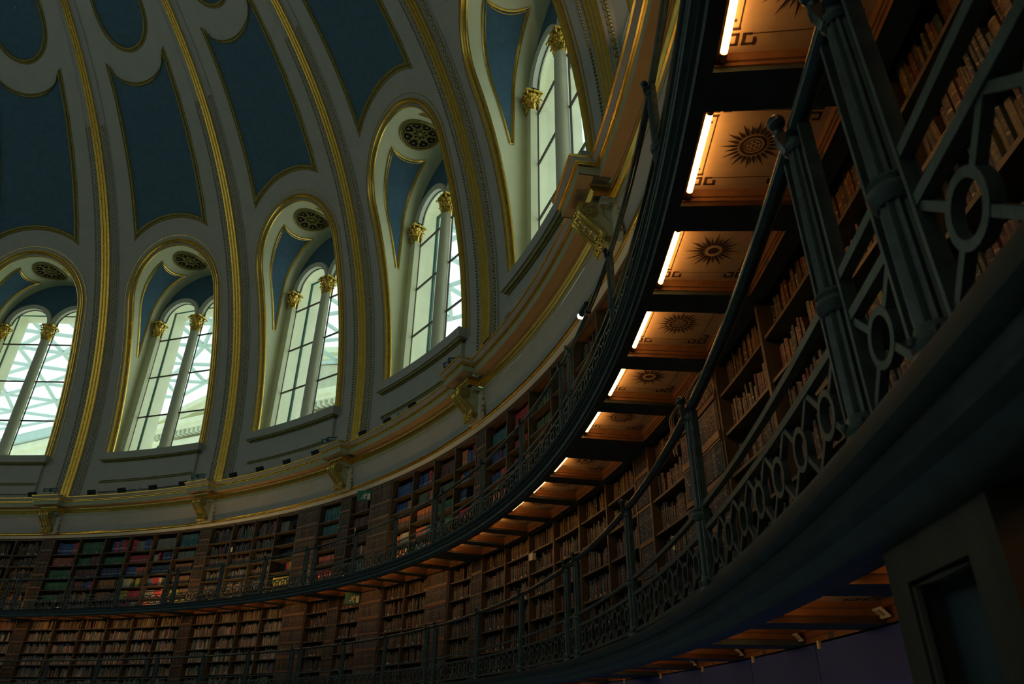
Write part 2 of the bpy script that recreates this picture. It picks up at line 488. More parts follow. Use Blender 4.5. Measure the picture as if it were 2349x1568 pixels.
def grille():
    back = MB(); g = MB()
    def mp(a, r, h=.02):
        sd = 1 if a >= 0 else -1
        v = tun(abs(a), r, sd); return v-Vector((0, 0, h))
    R0 = .60
    back.grid([[mp(R0*s_*cos(2*pi*i/40), GR[1]+R0*s_*sin(2*pi*i/40), .015) for i in range(40)] for s_ in (1, .66, .33, .02)], cv=True)
    def crv(pts, rad): g.tube([mp(x, GR[1]+y, .05) for x, y in pts], rad, 5)
    for q, rr in ((.62, .035), (.56, .014)):
        g.tube([mp(q*cos(2*pi*i/48), GR[1]+q*sin(2*pi*i/48), .04) for i in range(48)], rr, 6, closed=True)
    for k in range(8):
        A = 2*pi*k/8
        crv([(.13*cos(A)+.13*cos(t), .13*sin(A)+.13*sin(t)) for t in [2*pi*i/16 for i in range(17)]], .012)
        crv([(.375*cos(A)+.165*cos(t), .375*sin(A)+.165*sin(t)) for t in [2*pi*i/20 for i in range(21)]], .013)
        B_ = A+pi/8
        for s_ in (1, -1):
            crv([((.25+.10*sin(t))*cos(B_+s_*.05*t)+0, (.25+.10*sin(t))*sin(B_+s_*.05*t)) for t in [i*.35 for i in range(12)]], .010)
            crv([(.50*cos(B_)+s_*.035*cos(t)*-sin(B_)+.035*sin(t)*cos(B_), .50*sin(B_)+s_*.035*cos(t)*cos(B_)+.035*sin(t)*sin(B_)) for t in [i*.5 for i in range(13)]], .010)
        x, y = .42*cos(A), .42*sin(A)
        for j in range(5):
            B = 2*pi*j/5; g.sphere(mp(x+.028*cos(B), GR[1]+y+.028*sin(B), .055), .022, 6, 4)
    return back, g
AX, AR = .93, .755    # sub-arch centre offset and inner radius
ASP = 15.78
def arch_bottom(x):
    d = abs(abs(x)-AX)
    return ASP+sqrt(max(0, AR*AR-d*d)) if d < AR else ASP
def big_top(x):
    hw, rad, zc = HW+.17, RAD+.15, SPR-.1
    q = 1-(x/hw)**2
    return zc+rad*sqrt(max(0, q))
def tympanum():
    b = MB(); xs = [-2.0+4.0*i/80 for i in range(81)]
    b.grid([[XY(x, RW, arch_bottom(x)) for x in xs], [XY(x, RW, (arch_bottom(x)+max(big_top(x), arch_bottom(x)))/2) for x in xs], [XY(x, RW, max(big_top(x), arch_bottom(x)+.001)) for x in xs]])
    return b
def archivolts():
    b = MB()
    prof = [(0, .13), (0, -.05), (.04, -.05), (.05, -.075), (.10, -.075), (.11, -.10), (.16, -.105), (.175, -.08), (.19, -.02), (.19, .0)]
    for sx in (1, -1):
        rows = []
        for i in range(25):
            a = pi*i/24; rows.append([XY(sx*AX+(AR+d)*cos(a)*(1 if (AR+d)*abs(cos(a)) < AR+.19 else 1), RW+h, ASP+(AR+d)*sin(a)) for d, h in prof])
        b.grid(rows)
    return b
def capital(b, c, r0, h, half=False):
    """leafy capital: bell, two tiers of curled leaves, abacus with corner volutes"""
    c = Vector(c)
    b.lathe([(r0*1.02, 0), (r0*1.12, .02), (r0*1.12, .05), (r0*.98, .06), (r0*1.0, h*.5), (r0*1.25, h*.85)], c, 14)
    for tier, (zz, hh, n, out) in enumerate(((.05, h*.46, 8, .085), (.05+h*.22, h*.52, 8, .13))):
        for k in range(n):
            a = 2*pi*(k+.5*tier)/n
            d = Vector((cos(a), sin(a), 0)); sd = Vector((-sin(a), cos(a), 0)); rows = []
            for q_ in (-1, 0, 1): b.sphere(c+d*(r0*1.02+out*(.95 if q_ == 0 else .55))+sd*(q_*r0*.30)+Vector((0, 0, zz+hh*(.74 if q_ == 0 else .60))), r0*.17, 6, 4)
            for i in range(7):
                t = i/6; rr = r0*1.02+out*(t**2.2); z = zz+hh*(t if t < .85 else .85-.9*(t-.85)); w = r0*.42*(1-.55*t)*(1+.18*(i % 2))
                rows.append([c+d*rr-sd*w+Vector((0, 0, z)), c+d*(rr+.025)+Vector((0, 0, z+.012)), c+d*rr+sd*w+Vector((0, 0, z))])
            b.grid(rows)
    for k in range(4):
        a = pi/4+pi/2*k; d = Vector((cos(a), sin(a), 0)); pts = []
        for i in range(16):
            t = i/15*2.3*pi; rr = .085*(1-i/18); pts.append(c+d*(r0*1.25+.07+rr*cos(t))+Vector((0, 0, h*.80+rr*sin(t))))
        b.tube(pts, .026, 5)
    w = r0*1.42
    for k in range(4):
        a = pi/2*k; d = Vector((cos(a), sin(a), 0)); b.sphere(c+d*(r0*1.4)+Vector((0, 0, h*.93)), .05, 6, 4)
    b.box(c+Vector((0, 0, h*.95)), (w, 0, 0), (0, w, 0), (0, 0, h*.05))
def column():
    b = MB()
    b.lathe([(.185, 10.18), (.188, 10.6), (.18, 12.5), (.162, 14.9), (.158, 15.03)], (RW, 0, 0), 24)
    base = MB()
    base.lathe([(.26, 10.05), (.27, 10.07), (.265, 10.10), (.22, 10.115), (.215, 10.13), (.235, 10.15), (.23, 10.175), (.19, 10.185)], (RW, 0, 0), 24)
    base.box((RW, 0, 10.0), (.28, 0, 0), (0, .30, 0), (0, 0, .052))
    cap = MB(); capital(cap, (RW, 0, 15.03), .158, .70)
    return b, base, cap
def pilaster(sd):
    b = MB(); x = sd*1.86
    b.box((RW, x, (10.15+15.03)/2), (.10, 0, 0), (0, .155, 0), (0, 0, (15.03-10.15)/2))
    base = MB(); base.box((RW, x, 10.02), (.17, 0, 0), (0, .20, 0), (0, 0, .07)); base.box((RW, x, 10.12), (.13, 0, 0), (0, .18, 0), (0, 0, .03))
    cap = MB(); capital(cap, (RW-.02, x, 15.03), .145, .66)
    return b, base, cap
def sill():
    b = MB()
    n = 8
    def blk(z0, z1, h, w, rin=20.9):
        rows = []
        for i in range(n+1):
            x = -w+2*w*i/n; a = onface(x, z0, h); c = onface(x, z1, h)
            rows.append([XY(x, 21.3 if z0 > 9.6 else 20.75, z0), a, c, XY(x, 21.3 if z0 > 9.6 else 20.75, z1)])
        ids = b.grid(rows, cv=True); b.face(ids[0][::-1]); b.face(ids[-1])
    blk(9.70, SILL+.005, .26, 2.16); blk(8.55, 9.62, .10, 2.0)
    g = MB()
    def bar(z0, z1, h, w):
        rows = []
        for i in range(n+1):
            x = -w+2*w*i/n; rows.append([onface(x, z0, h-.08), onface(x, z0, h), onface(x, z1, h+.02), onface(x, z1, h-.08)])
        ids = g.grid(rows, cv=True); g.face(ids[0][::-1]); g.face(ids[-1])
    bar(9.615, 9.64, .14, 2.04); bar(9.65, 9.70, .20, 2.10); bar(8.86, 8.90, .12, 1.98); bar(8.93, 8.945, .115, 1.98)
    return b, g
def bars():
    b = MB()
    for z in (11.57, 13.24, 14.90): b.box((RW+.10, 0, z), (.022, 0, 0), (0, 1.75, 0), (0, 0, .024))
    for x in (-1.715, -.20, .20, 1.715): b.box((RW+.10, x, 12.95), (.02, 0, 0), (0, .014, 0), (0, 0, 2.95))
    for sx in (1, -1): b.tube([XY(sx*AX+AR*.985*cos(pi*i/20), RW+.10, ASP+AR*.985*sin(pi*i/20)) for i in range(21)], .014, 5)
    return b
def glass():
    b = MB()
    for sx in (1, -1):
        pts = [XY(sx*AX-AR*.99, RW+.12, 10.0), XY(sx*AX+AR*.99, RW+.12, 10.0)]+[XY(sx*AX+AR*.99*cos(pi*i/16), RW+.12, ASP+AR*.99*sin(pi*i/16)) for i in range(17)]
        b.poly(pts)
    return b
def outer():
    b = MB(); W, T, R0, R1 = 2.12, 16.72, RW+.14, 22.5
    # jambs, head and sill of the outer opening, with a recess for the metal frame
    def path(w, t, r): return [XY(w, r, 9.75), XY(w, r, t), XY(-w, r, t), XY(-w, r, 9.75)]
    b.grid([path(W, T, R0), path(W, T, 21.84)]); b.grid([path(W, T, 21.97), path(W-.02, T-.02, R1)])
    b.grid([path(W, T, R1), path(3.5, 19.2, R1)])
    for sd in (1, -1): b.box((RW+.07, sd*1.95, 13.2), (.05, 0, 0), (0, .22, 0), (0, 0, 3.5))
    b.grid([[XY(x, r, 9.75) for r in (RW, R1)] for x in (-2.2, 2.2)])
    hb = MB()   # back of the arcade wall above the arches
    xs = [-2.2+4.4*i/60 for i in range(61)]
    hb.grid([[XY(x, RW+.14, arch_bottom(x) if abs(x) < 1.9 else ASP) for x in xs], [XY(x, RW+.14, 18.2) for x in xs]])
    f = MB(); f.grid([path(W+.03, T+.03, 21.83), path(W+.03, T+.03, 21.98)]); f.grid([path(W-.03, T-.03, 21.90), path(W+.03, T+.03, 21.90)])
    return b, hb, f
WNAMES = ['leftmost window', 'second window', 'third window', 'fourth window', 'fifth window', 'sixth window']
WM = []
def reg(name, mb, m, up=None, smooth=35):
    WM.append((name, mb.mesh(name, m, WO, smooth), up))
reg('reveal', win_reveal(), M['reveal'], None, 60)
for sd in (1, -1):
    t_, g_ = win_tri(sd); reg('blue_spandrel', t_, M['blue'], None, 60); reg('spandrel_moulding', g_, M['gold'], len(WM)-1)
reg('gilt_arch_frame', win_frame(), M['gold'])
bk, gr = grille(); reg('grille_backing', bk, M['backing']); reg('gilt_grille', gr, M['giltpaint'], len(WM)-1)
reg('tympanum', tympanum(), M['blue']); reg('archivolt', archivolts(), M['archgrey'])
c_, ba, cp = column(); reg('column', c_, M['archgrey']); i0 = len(WM)-1; reg('column_base', ba, M['archgrey'], i0); reg('gilt_capital', cp, M['gold'], i0)
for sd in (1, -1):
    c_, ba, cp = pilaster(sd); reg('pilaster', c_, M['reveal']); i0 = len(WM)-1; reg('pilaster_base', ba, M['archgrey'], i0); reg('gilt_capital', cp, M['gold'], i0)
s_, g_ = sill(); reg('sill', s_, M['paint']); reg('sill_moulding', g_, M['giltpaint'], len(WM)-1)
reg('glazing_bars', bars(), M['bar']); reg('window_pane', glass(), M['glass'])
ob, hb, fb = outer(); reg('outer_reveal', ob, M['stone']); reg('arcade_back', hb, M['stone'], len(WM)-1); reg('metal_frame', fb, M['teal'])
for k in range(20):
    th = -18*k
    full = k <= 5 or k == 19
    w = struct(link('window_%d' % (k+1), None, None, P(th, RW, SILL), th))
    made = []
    for nm, q, up in WM:
        if not full and nm not in ('reveal', 'outer_reveal', 'arcade_back', 'tympanum', 'column', 'sill'): made.append(None); continue
        o = link(nm, q, made[up] if up is not None and made[up] else w); made.append(o)
    if k in (0, 1, 2, 3, 4): w['label'] = WNAMES[k]+' of the dome from the left, twin arches with a column'
    pd = bpy.data.lights.new('daylight_portal', 'AREA'); pd.shape = 'RECTANGLE'; pd.size = 4.3; pd.size_y = 7.1; pd.cycles.is_portal = True
    po = link('daylight_portal', pd, None, P(th, 22.52, 13.25)); po.rotation_euler = (R(90), 0, R(th+90))
# ------------------------------------------------------------------ drum wall, floor, cornice
b = MB(); b.ring([(21.02, 0), (21.02, 8.3)], 0, 360, 120)
struct(link('wall_drum', b.mesh('wall_drum', M['woodblack'], (0, 0, 0)), None))
b = MB(); b.lathe([(21.3, -.05), (21.3, 0)], (0, 0, 0), 80)
struct(link('floor', b.mesh('floor', M['floor']), None))
TH0, TH1 = 12., -117.
corn = struct(link('trim_8', None, None, P(-54, 20.5, 7.6)))
def cpart(name, mb, m, par=None, smooth=30):
    o = link(name, mb.mesh(name, m, P(-54, 20.5, 7.6), smooth), par or corn); return o
def arcs(sh):    # theta ranges outside / inside the break-outs of half-width sh
    outs = []; ins = []; prev = TH0
    for p in range(0, 6):
        c = -9-18*p; outs.append((prev, c+sh)); ins.append((c+sh, c-sh)); prev = c-sh
    outs.append((prev, TH1)); return outs, ins
def run(b, prof, sh, dr):
    outs, ins = arcs(sh)
    for t0, t1 in outs: b.ring(prof, t0, t1, max(2, int(abs(t1-t0)/.9)))
    q = [(r-dr, z) for r, z in prof]
    for t0, t1 in ins:
        b.ring(q, t0, t1, 2)
        for t in (t0, t1): b.grid([[P(t, r, z) for r, z in prof], [P(t, r, z) for r, z in q]])
rest = lambda: link
paintb = MB(); run(paintb, [(20.75, 8.30), (20.08, 8.255)], 1.45, .29)
paintb2 = MB(); run(paintb2, [(20.08, 8.215), (20.10, 8.20), (20.125, 8.165), (20.155, 8.15)], 1.45, .29)
cpart('cornice_top', paintb, M['paint'])
cpart('cyma', paintb2, M['paint'])
g = MB(); run(g, [(20.08, 8.258), (20.055, 8.25), (20.055, 8.22), (20.08, 8.215)], 1.45, .29); run(g, [(20.155, 8.152), (20.135, 8.145), (20.135, 8.125), (20.16, 8.12)], 1.45, .29); run(g, [(20.175, 8.112), (20.155, 8.105), (20.155, 8.088), (20.18, 8.085)], 1.45, .29)
cpart('gilded_moulding', g, M['gold'])
f = MB(); run(f, [(20.18, 8.085), (20.185, 8.075), (20.185, 7.955)], 1.35, .29); cpart('fascia_band', f, M['sage'])
s_ = MB(); run(s_, [(20.185, 7.955), (20.20, 7.95), (20.20, 7.965), (20.40, 7.965)], 1.30, .29); cpart('cornice_soffit', s_, M['buff'])
g = MB(); run(g, [(20.385, 7.965), (20.385, 7.925), (20.40, 7.92)], .86, .30); cpart('bed_moulding', g, M['buff'])
g = MB(); run(g, [(20.40, 7.925), (20.395, 7.90), (20.405, 7.865), (20.43, 7.835), (20.44, 7.81), (20.425, 7.80), (20.42, 7.785), (20.43, 7.765), (20.455, 7.76)], .86, .30); cpart('gilded_ogee', g, M['gold'])
g = MB(); run(g, [(20.455, 7.76), (20.46, 7.70), (20.45, 7.695), (20.45, 7.68), (20.465, 7.675)], .80, .22)
cpart('lower_fillet', g, M['sage'])
f = MB(); f.ring([(20.47, 7.68), (20.49, 7.62), (20.53, 7.45), (20.555, 7.28), (20.56, 7.12)], TH0, TH1, 150); cpart('frieze', f, M['paint'])
g = MB(); g.ring([(20.56, 7.125), (20.515, 7.12), (20.50, 7.105), (20.515, 7.09), (20.54, 7.085), (20.54, 7.065), (20.515, 7.06), (20.495, 7.045), (20.515, 7.03), (20.53, 7.028)], TH0, TH1, 150); cpart('gilded_bead', g, M['gold'])
f = MB(); f.ring([(20.53, 7.03), (20.53, 7.018), (20.585, 6.945)], TH0, TH1, 150); cpart('lower_band', f, M['archgrey'])
f = MB(); f.ring([(20.585, 6.945), (20.575, 6.935), (20.60, 6.925), (21.0, 6.925)], TH0, TH1, 150); cpart('oak_edge', f, M['woodwarm'])
# corbels
CO = (20.5, 0, 7.0)
def corbel_parts():
    front = [(20.16, 7.755), (20.035, 7.74), (19.985, 7.70), (19.97, 7.64), (19.985, 7.57), (20.03, 7.50), (20.10, 7.43), (20.18, 7.36), (20.245, 7.30), (20.275, 7.25), (20.27, 7.20), (20.255, 7.15), (20.265, 7.10), (20.31, 7.065), (20.36, 7.06), (20.40, 7.085)]
    W = .165
    body = MB(); pts = [XY(-W, r, z) for r, z in front]+[XY(-W, 20.56, 7.085), XY(-W, 20.56, 7.755)]
    body.extr(pts, (0, 2*W, 0))
    pier = MB(); pier.box((20.47, 0, 7.41), (.05, 0, 0), (0, .27, 0), (0, 0, .345))
    ribs = MB()
    for x in (-.145, -.062, .062, .145):
        ribs.tube([XY(x, r-.008, z) for r, z in front[1:12]], .030 if abs(x) > .1 else .022, 8)
    vol = MB()
    for sd in (1, -1):
        for (cr, cz, r0, n, sg) in ((20.10, 7.62, .135, 2.4, 1), (20.34, 7.145, .07, 1.8, -1)):
            pts = []
            for i in range(40):
                t = i/39*n*2*pi; rr = r0*(1-.82*i/39); pts.append(XY(sd*W, cr-sg*rr*cos(t)*1, cz-sg*rr*sin(t)))
            vol.tube(pts, [.022*(1-.4*i/39) for i in range(40)], 5); vol.sphere(XY(sd*W, cr, cz), .022, 6, 4)
        vol.tube([XY(sd*W, r+.05, z+.02) for r, z in front[4:11]], .015, 5)
        vol.tube([XY(sd*(W+.003), 20.30, 7.70), XY(sd*W, 20.44, 7.70), XY(sd*W, 20.44, 7.40), XY(sd*W, 20.30, 7.56), XY(sd*W, 20.30, 7.70)], .008, 4)
        for zz in (7.62, 7.52, 7.36, 7.26): vol.box(XY(sd*.272, 20.50, zz), (.03, 0, 0), (0, .012, 0), (0, 0, .022))
    leaf = MB()
    rr_ = random.Random(3)
    for i in range(9):
        r, z = front[3+i] if 3+i < 12 else front[11]
        for x in (-.028, .028): leaf.sphere(XY(x+rr_.uniform(-.01, .01), r-.01, z+rr_.uniform(-.01, .01)), .022, 6, 4)
    for j, x in enumerate((-.13, -.065, 0, .065, .13)):
        rows = []
        for i in range(6):
            t = i/5; w = .038*(1-.5*t); r = 20.275-.05*sin(t*pi)-.02*(j % 2); z = 7.16-.12*t+.03*t*t
            rows.append([XY(x-w, r+.02, z), XY(x, r-.015, z), XY(x+w, r+.02, z)])
        leaf.grid(rows); leaf.sphere(XY(x, 20.265, 7.055), .022, 6, 4)
    return body, pier, ribs, vol, leaf
bo, pi_, ri, vo, le = corbel_parts()
CM = [('scroll_body', bo.mesh('scroll_body', M['sage'], CO)), ('back_pier', pi_.mesh('back_pier', M['archgrey'], CO)), ('gilded_rib', ri.mesh('gilded_rib', M['gold'], CO)), ('volute', vo.mesh('volute', M['giltpaint'], CO)), ('gilded_leaf', le.mesh('gilded_leaf', M['gold'], CO))]
CL = ['leftmost scrolled gilt corbel under the cornice, at the photo\'s left edge', 'scrolled gilt corbel below the rib between second and third windows', 'scrolled gilt corbel below the rib between third and fourth windows', 'scrolled gilt corbel below the rib between fourth and fifth windows', 'largest and nearest scrolled gilt corbel, beside the upper gallery rail', 'scrolled corbel hidden behind the near gallery']
for p in range(0, 5):
    th = -9-18*p; t = thing('corbel', CL[p], 'corbel', P(th, 20.5, 7.0), th, 'gilt corbels under the cornice')
    for nm, q in CM: link(nm, q, t)
# floodlights, cameras and sensors standing on the cornice
FO = (20.3, 0, 8.27)
def flood_parts():
    h = MB(); c = Vector((20.24, 0, 8.41)); t = R(28)
    ez = Vector((-sin(t), 0, cos(t))); ex = Vector((cos(t), 0, sin(t)))
    h.box(c, ex*.045, (0, .135, 0), ez*.085)
    h.box(c+ex*.06, ex*.02, (0, .09, 0), ez*.05)
    l = MB(); l.box(c-ex*.047, ex*.004, (0, .12, 0), ez*.07)
    br = MB(); br.tube([XY(-.15, 20.27, 8.275), XY(-.15, 20.25, 8.41)], .012, 5); br.tube([XY(.15, 20.27, 8.275), XY(.15, 20.25, 8.41)], .012, 5); br.box((20.27, 0, 8.277), (.06, 0, 0), (0, .16, 0), (0, 0, .007))
    return h, l, br
h, l, br = flood_parts()
FM = [('housing', h.mesh('housing', M['floodgrey'], FO)), ('front_glass', l.mesh('front_glass', M['black'], FO)), ('bracket', br.mesh('bracket', M['floodgrey'], FO))]
WN = ['leftmost window', 'second window from left', 'third window from left', 'fourth window from left', 'fifth window from left']
for k, L in enumerate([[-6.4], [-12.9, -16.4, -20.1, -23.8], [-30.2, -33.7, -37.3, -41.2], [-47.8, -51.3, -54.9], [-65.9, -69.1, -73.3], [-86.9]]):
    for i, th in enumerate(L):
        lab = ('small dark floodlight on the cornice, %s of those below the %s' % (ORD[i] if len(L) > 1 else 'nearest rib', WN[k])) if k in (1, 2, 3, 4) else ('small dark floodlight on the cornice at the far left of the photo' if k == 0 else 'dark floodlight on the cornice right of the nearest gilt rib')
        t = thing('floodlight', lab, 'floodlight', P(th, FO[0], FO[2]), th, 'floodlights on the cornice')
        for nm, q in FM: link(nm, q, t)
VO = (19.95, 0, 8.26)
def cctv_parts():
    m = MB(); m.box((19.95, 0, 8.265), (.12, 0, 0), (0, .14, 0), (0, 0, .006)); m.tube([XY(0, 19.95, 8.27), XY(0, 19.95, 8.42)], .022, 8)
    m.tube([XY(-.10, 19.95, 8.42), XY(.10, 19.95, 8.42)], .02, 6)
    cs = []
    for sd in (1, -1):
        c = MB(); d = Vector((-.75, sd*.30+.45, -.2)).normalized(); o = XY(sd*.11, 19.95, 8.46)
        c.tube([o+d*-.12, o+d*.12], .055, 10); le_ = MB(); le_.tube([o+d*.115, o+d*.14], .058, 10)
        hd = MB(); hd.box(o+Vector((0, 0, .062)), d*.15, d.cross(Vector((0, 0, 1))).normalized()*.06, (0, 0, .006))
        cs.append((c, le_, hd))
    return m, cs
m_, cs = cctv_parts()
mm_ = m_.mesh('mount', M['cctv'], VO); CS = [(c.mesh('camera_body', M['cctv'], VO), l_.mesh('lens', M['black'], VO), hd.mesh('sun_shield', M['cctv'], VO)) for c, l_, hd in cs]
for p, th in ((0, -9.0), (1, -26.6), (2, -44.3), (3, -62.3)):
    t = thing('security_camera', 'pair of pale security cameras on the cornice above the %s gilt corbel from left' % ORD[p], 'camera', P(th, VO[0], VO[2]), th, 'security cameras on the cornice')
    link('mount', mm_, t)
    for cb, ln, hd in CS:
        o = link('camera_body', cb, t); link('lens', ln, o); link('sun_shield', hd, o)
for th, w in ((-18.5, 'second'), (-53.0, 'fourth')):
    b = MB(); b.tube([XY(0, 20.2, 8.27), XY(0, 20.2, 8.33)], .012, 6); b.lathe([(.035, 8.33), (.035, 8.45), (.02, 8.46)], (20.2, 0, 0), 8)
    t = link('sensor', b.mesh('sensor', M['cctv'], (20.2, 0, 8.27)), None, P(th, 20.2, 8.27), th); tag(t, 'tiny pale sensor on the cornice between floodlights below the %s window' % w, 'sensor')

# ------------------------------------------------------------------ galleries
SECT = list(range(-1, 6))
def bay_angles(p, j):      # left and right edge of bay j in section p
    a = -9-18*p-PIL/2-BAY*j; return a, a-BAY
def local(th0, org):       # map canonical (theta, r, z) around theta=0
    return None
def coffer_meshes(z0, zt, rin, rout, variant, tang=1.048):
    """canonical coffer at theta 0: moulding frame, plaster panel, stencilled pattern"""
    fr = MB(); prof = [(0, 0), (0, .026), (.010, .030), (.010, .033), (.003, .035), (.003, .058), (.014, .062), (.014, .066), (.008, .068), (.008, zt-z0)]
    def corner(ins, z, i):
        r0, r1 = rin, rout-ins; ta = tang-degrees(ins/20.2)
        c = [(ta, r0), (ta, r1), (0, r1), (-ta, r1), (-ta, r0)][i]; return P(c[0], c[1], z0+z)
    fr.grid([[corner(i_, z, k) for i_, z in prof] for k in range(5)])
    pl = MB(); ta = tang; pl.grid([[P(t, r, zt) for r in (rin-.02, rout)] for t in (ta, 0, -ta)])
    st = MB()
    rc = (rin+rout)/2; zz = zt-.003
    def q(u, v): return Vector((rc+v, u, zz))   # u sideways, v outward
    def seg(u0, v0, u1, v1, w=.014):
        d = Vector((u1-u0, v1-v0)); l_ = d.length; d /= l_; n = Vector((-d.y, d.x))*w/2
        e = d*w/2; a = Vector((u0, v0))-e; c = Vector((u1, v1))+e
        st.poly([q(*(a+n)), q(*(c+n)), q(*(c-n)), q(*(a-n))])
    NR = 24
    for k in range(NR):
        A = 2*pi*k/NR
        big = k % 2 == 0
        r0, r1, w = (.085, .185 if big else .155, .015) if variant == 0 else (.062, .198 if big else .155, .017 if big else .012)
        u = (cos(A), sin(A)); n = (-sin(A), cos(A))
        st.poly([q(u[0]*r0+n[0]*w*.45, u[1]*r0+n[1]*w*.45), q(u[0]*(r0+.02)+n[0]*w*.62, u[1]*(r0+.02)+n[1]*w*.62), q(u[0]*r1, u[1]*r1), q(u[0]*(r0+.02)-n[0]*w*.62, u[1]*(r0+.02)-n[1]*w*.62), q(u[0]*r0-n[0]*w*.45, u[1]*r0-n[1]*w*.45)])
    def annulus(cx, cy, a, c, n=28):
        st.grid([[q(cx+rr*cos(2*pi*i/n), cy+rr*sin(2*pi*i/n)) for i in range(n)] for rr in (a, c)], cv=True)
    if variant == 0:
        annulus(0, 0, .059, .074); annulus(0, 0, .040, .047)
        for k in range(6): annulus(.026*cos(pi*k/3), .026*sin(pi*k/3), .001, .008, 8)
        annulus(0, 0, .001, .009, 8)
    else:
        annulus(0, 0, .001, .034, 20)
    hu = R(tang)*rc-.06; hv = (rout-rin)/2-.055
    for su in (1, -1):
        for sv in (1, -1):
            U = lambda a: su*(hu-a)
            V = lambda a: sv*(hv-a)
            for pts in ([(0, .0), (0, .055), (.055, .055), (.055, 0), (0, 0)],):
                for a_, c_ in zip(pts, pts[1:]): seg(U(a_[0]), V(a_[1]), U(c_[0]), V(c_[1]))
            pts = [(.10, .03), (.135, .03), (.135, 0.0), (.085, 0.0), (.085, .055)]
            pts = [(.13, .03), (.13, .0), (.085, .0), (.085, .055)]
            for a_, c_ in zip(pts, pts[1:]): seg(U(a_[0]), V(a_[1]), U(c_[0]), V(c_[1]))
            pts = [(.03, .13), (.0, .13), (.0, .085), (.055, .085)]
            pts = [(.055, .115), (.055, .085), (.0, .085), (.0, .135), (.03, .135)]
            for a_, c_ in zip(pts, pts[1:]): seg(U(a_[0]), V(a_[1]), U(c_[0]), V(c_[1]))
    for s2 in (1, -1):
        seg(-(hu-.09), s2*(hv-.055), hu-.09, s2*(hv-.055), .005); seg(s2*(hu-.055), -(hv-.09), s2*(hu-.055), hv-.09, .005)
    return fr, pl, st
def gallery(kind):
    up = kind == 'upper'
    if up:
        lab = 'curved upper gallery with a coffered, lamp-lit underside painted with sunbursts'; zb, zs, zt, rin, rout = 4.50, 4.29, 4.41, 19.82, 20.52
        fas = [(19.82, 4.50), (19.70, 4.50), (19.675, 4.495), (19.665, 4.482), (19.665, 4.458), (19.68, 4.45), (19.685, 4.44), (19.705, 4.435), (19.705, 4.42), (19.69, 4.415), (19.68, 4.40), (19.688, 4.385), (19.705, 4.38), (19.72, 4.37), (19.72, 4.335), (19.712, 4.33), (19.712, 4.318), (19.735, 4.312), (19.745, 4.29), (19.82, 4.29), (19.82, 4.42)]
    else:
        lab = 'dark curved lower gallery deck jutting over the panels at bottom right'; zb, zs, zt, rin, rout = 2.115, 1.98, 2.068, 19.93, 20.46
        fas = [(19.82, 2.115), (19.70, 2.115), (19.685, 2.112), (19.68, 2.10), (19.68, 2.07), (19.69, 2.062), (19.715, 2.055), (19.72, 2.03), (19.715, 2.022), (19.705, 2.012), (19.708, 2.00), (19.72, 1.992), (19.735, 1.985), (19.755, 1.955), (19.775, 1.945), (19.80, 1.94), (19.93, 1.975), (19.93, 2.09)]
    org = P(-54, 19.8, zs)
    root = thing('gallery', lab, 'gallery', org)
    n = 190
    def part(nm, mb, m, par=None, sm=30): return link(nm, mb.mesh(nm, m, org, sm), par or root)
    b = MB(); b.ring(fas[:5], TH0, TH1, n); part('nosing', b, M['nosing'])
    b = MB(); b.ring(fas[4:], TH0, TH1, n); part('fascia', b, M['fascia'])
    b = MB(); b.ring([(19.82, zb), (21.0, zb), (21.0, zt+.015), (19.82, zt+.015)], TH0, TH1, n); part('deck', b, M['wood'])
    b = MB(); b.ring([(rout, zt+.01), (rout, zs), (20.64, zs+(.0 if up else .005)), (20.64, zt+.01)], TH0, TH1, n); part('wall_beam', b, M['woodblack'])
    half = BAY/2-1.048
    bm_ = {}
    for nm, w in (('thin', half), ('wide', half+PIL/2)):
        b = MB(); b.pbox(-w, w, rin, rout, zs, zt+.01, 1); bm_[nm] = b.mesh('soffit_beam', M['woodblack'], P(0, rin, zs))
    vs = []
    for v in (0, 1):
        fr, pl, st = coffer_meshes(zs, zt, rin, rout, v)
        vs.append((fr.mesh('coffer_moulding', M['woodwarm'], P(0, rin, zs)), pl.mesh('coffer_panel', M['coffer'], P(0, rin, zs)), st.mesh('stencilled_sunburst', M['stencil'], P(0, rin, zs), 0)))
    idx = 0
    for p in SECT:
        c = -9-18*p
        link('soffit_beam', bm_['wide'], root, P(c, rin, zs)-org, c)
        for j in range(6):
            a0, a1 = bay_angles(p, j)
            if j > 0: link('soffit_beam', bm_['thin'], root, P(a0, rin, zs)-org, a0)
            mid = (a0+a1)/2; fr, pl, st = vs[j % 2 if up else 1]
            if p == 5 and j > 2 or (p == -1 and j < 1): continue
            o = link('coffer_panel', pl, root, P(mid, rin, zs)-org, mid); link('stencilled_sunburst', st, o)
            link('coffer_moulding', fr, root, P(mid, rin, zs)-org, mid)
    return root
gallery('upper'); gallery('lower')
SECN = {-1: 'below the first window', 0: 'below the second window', 1: 'below the third window', 2: 'below the fourth window', 3: 'below the fifth window', 4: 'nearest, at the right', 5: 'at the far right edge'}
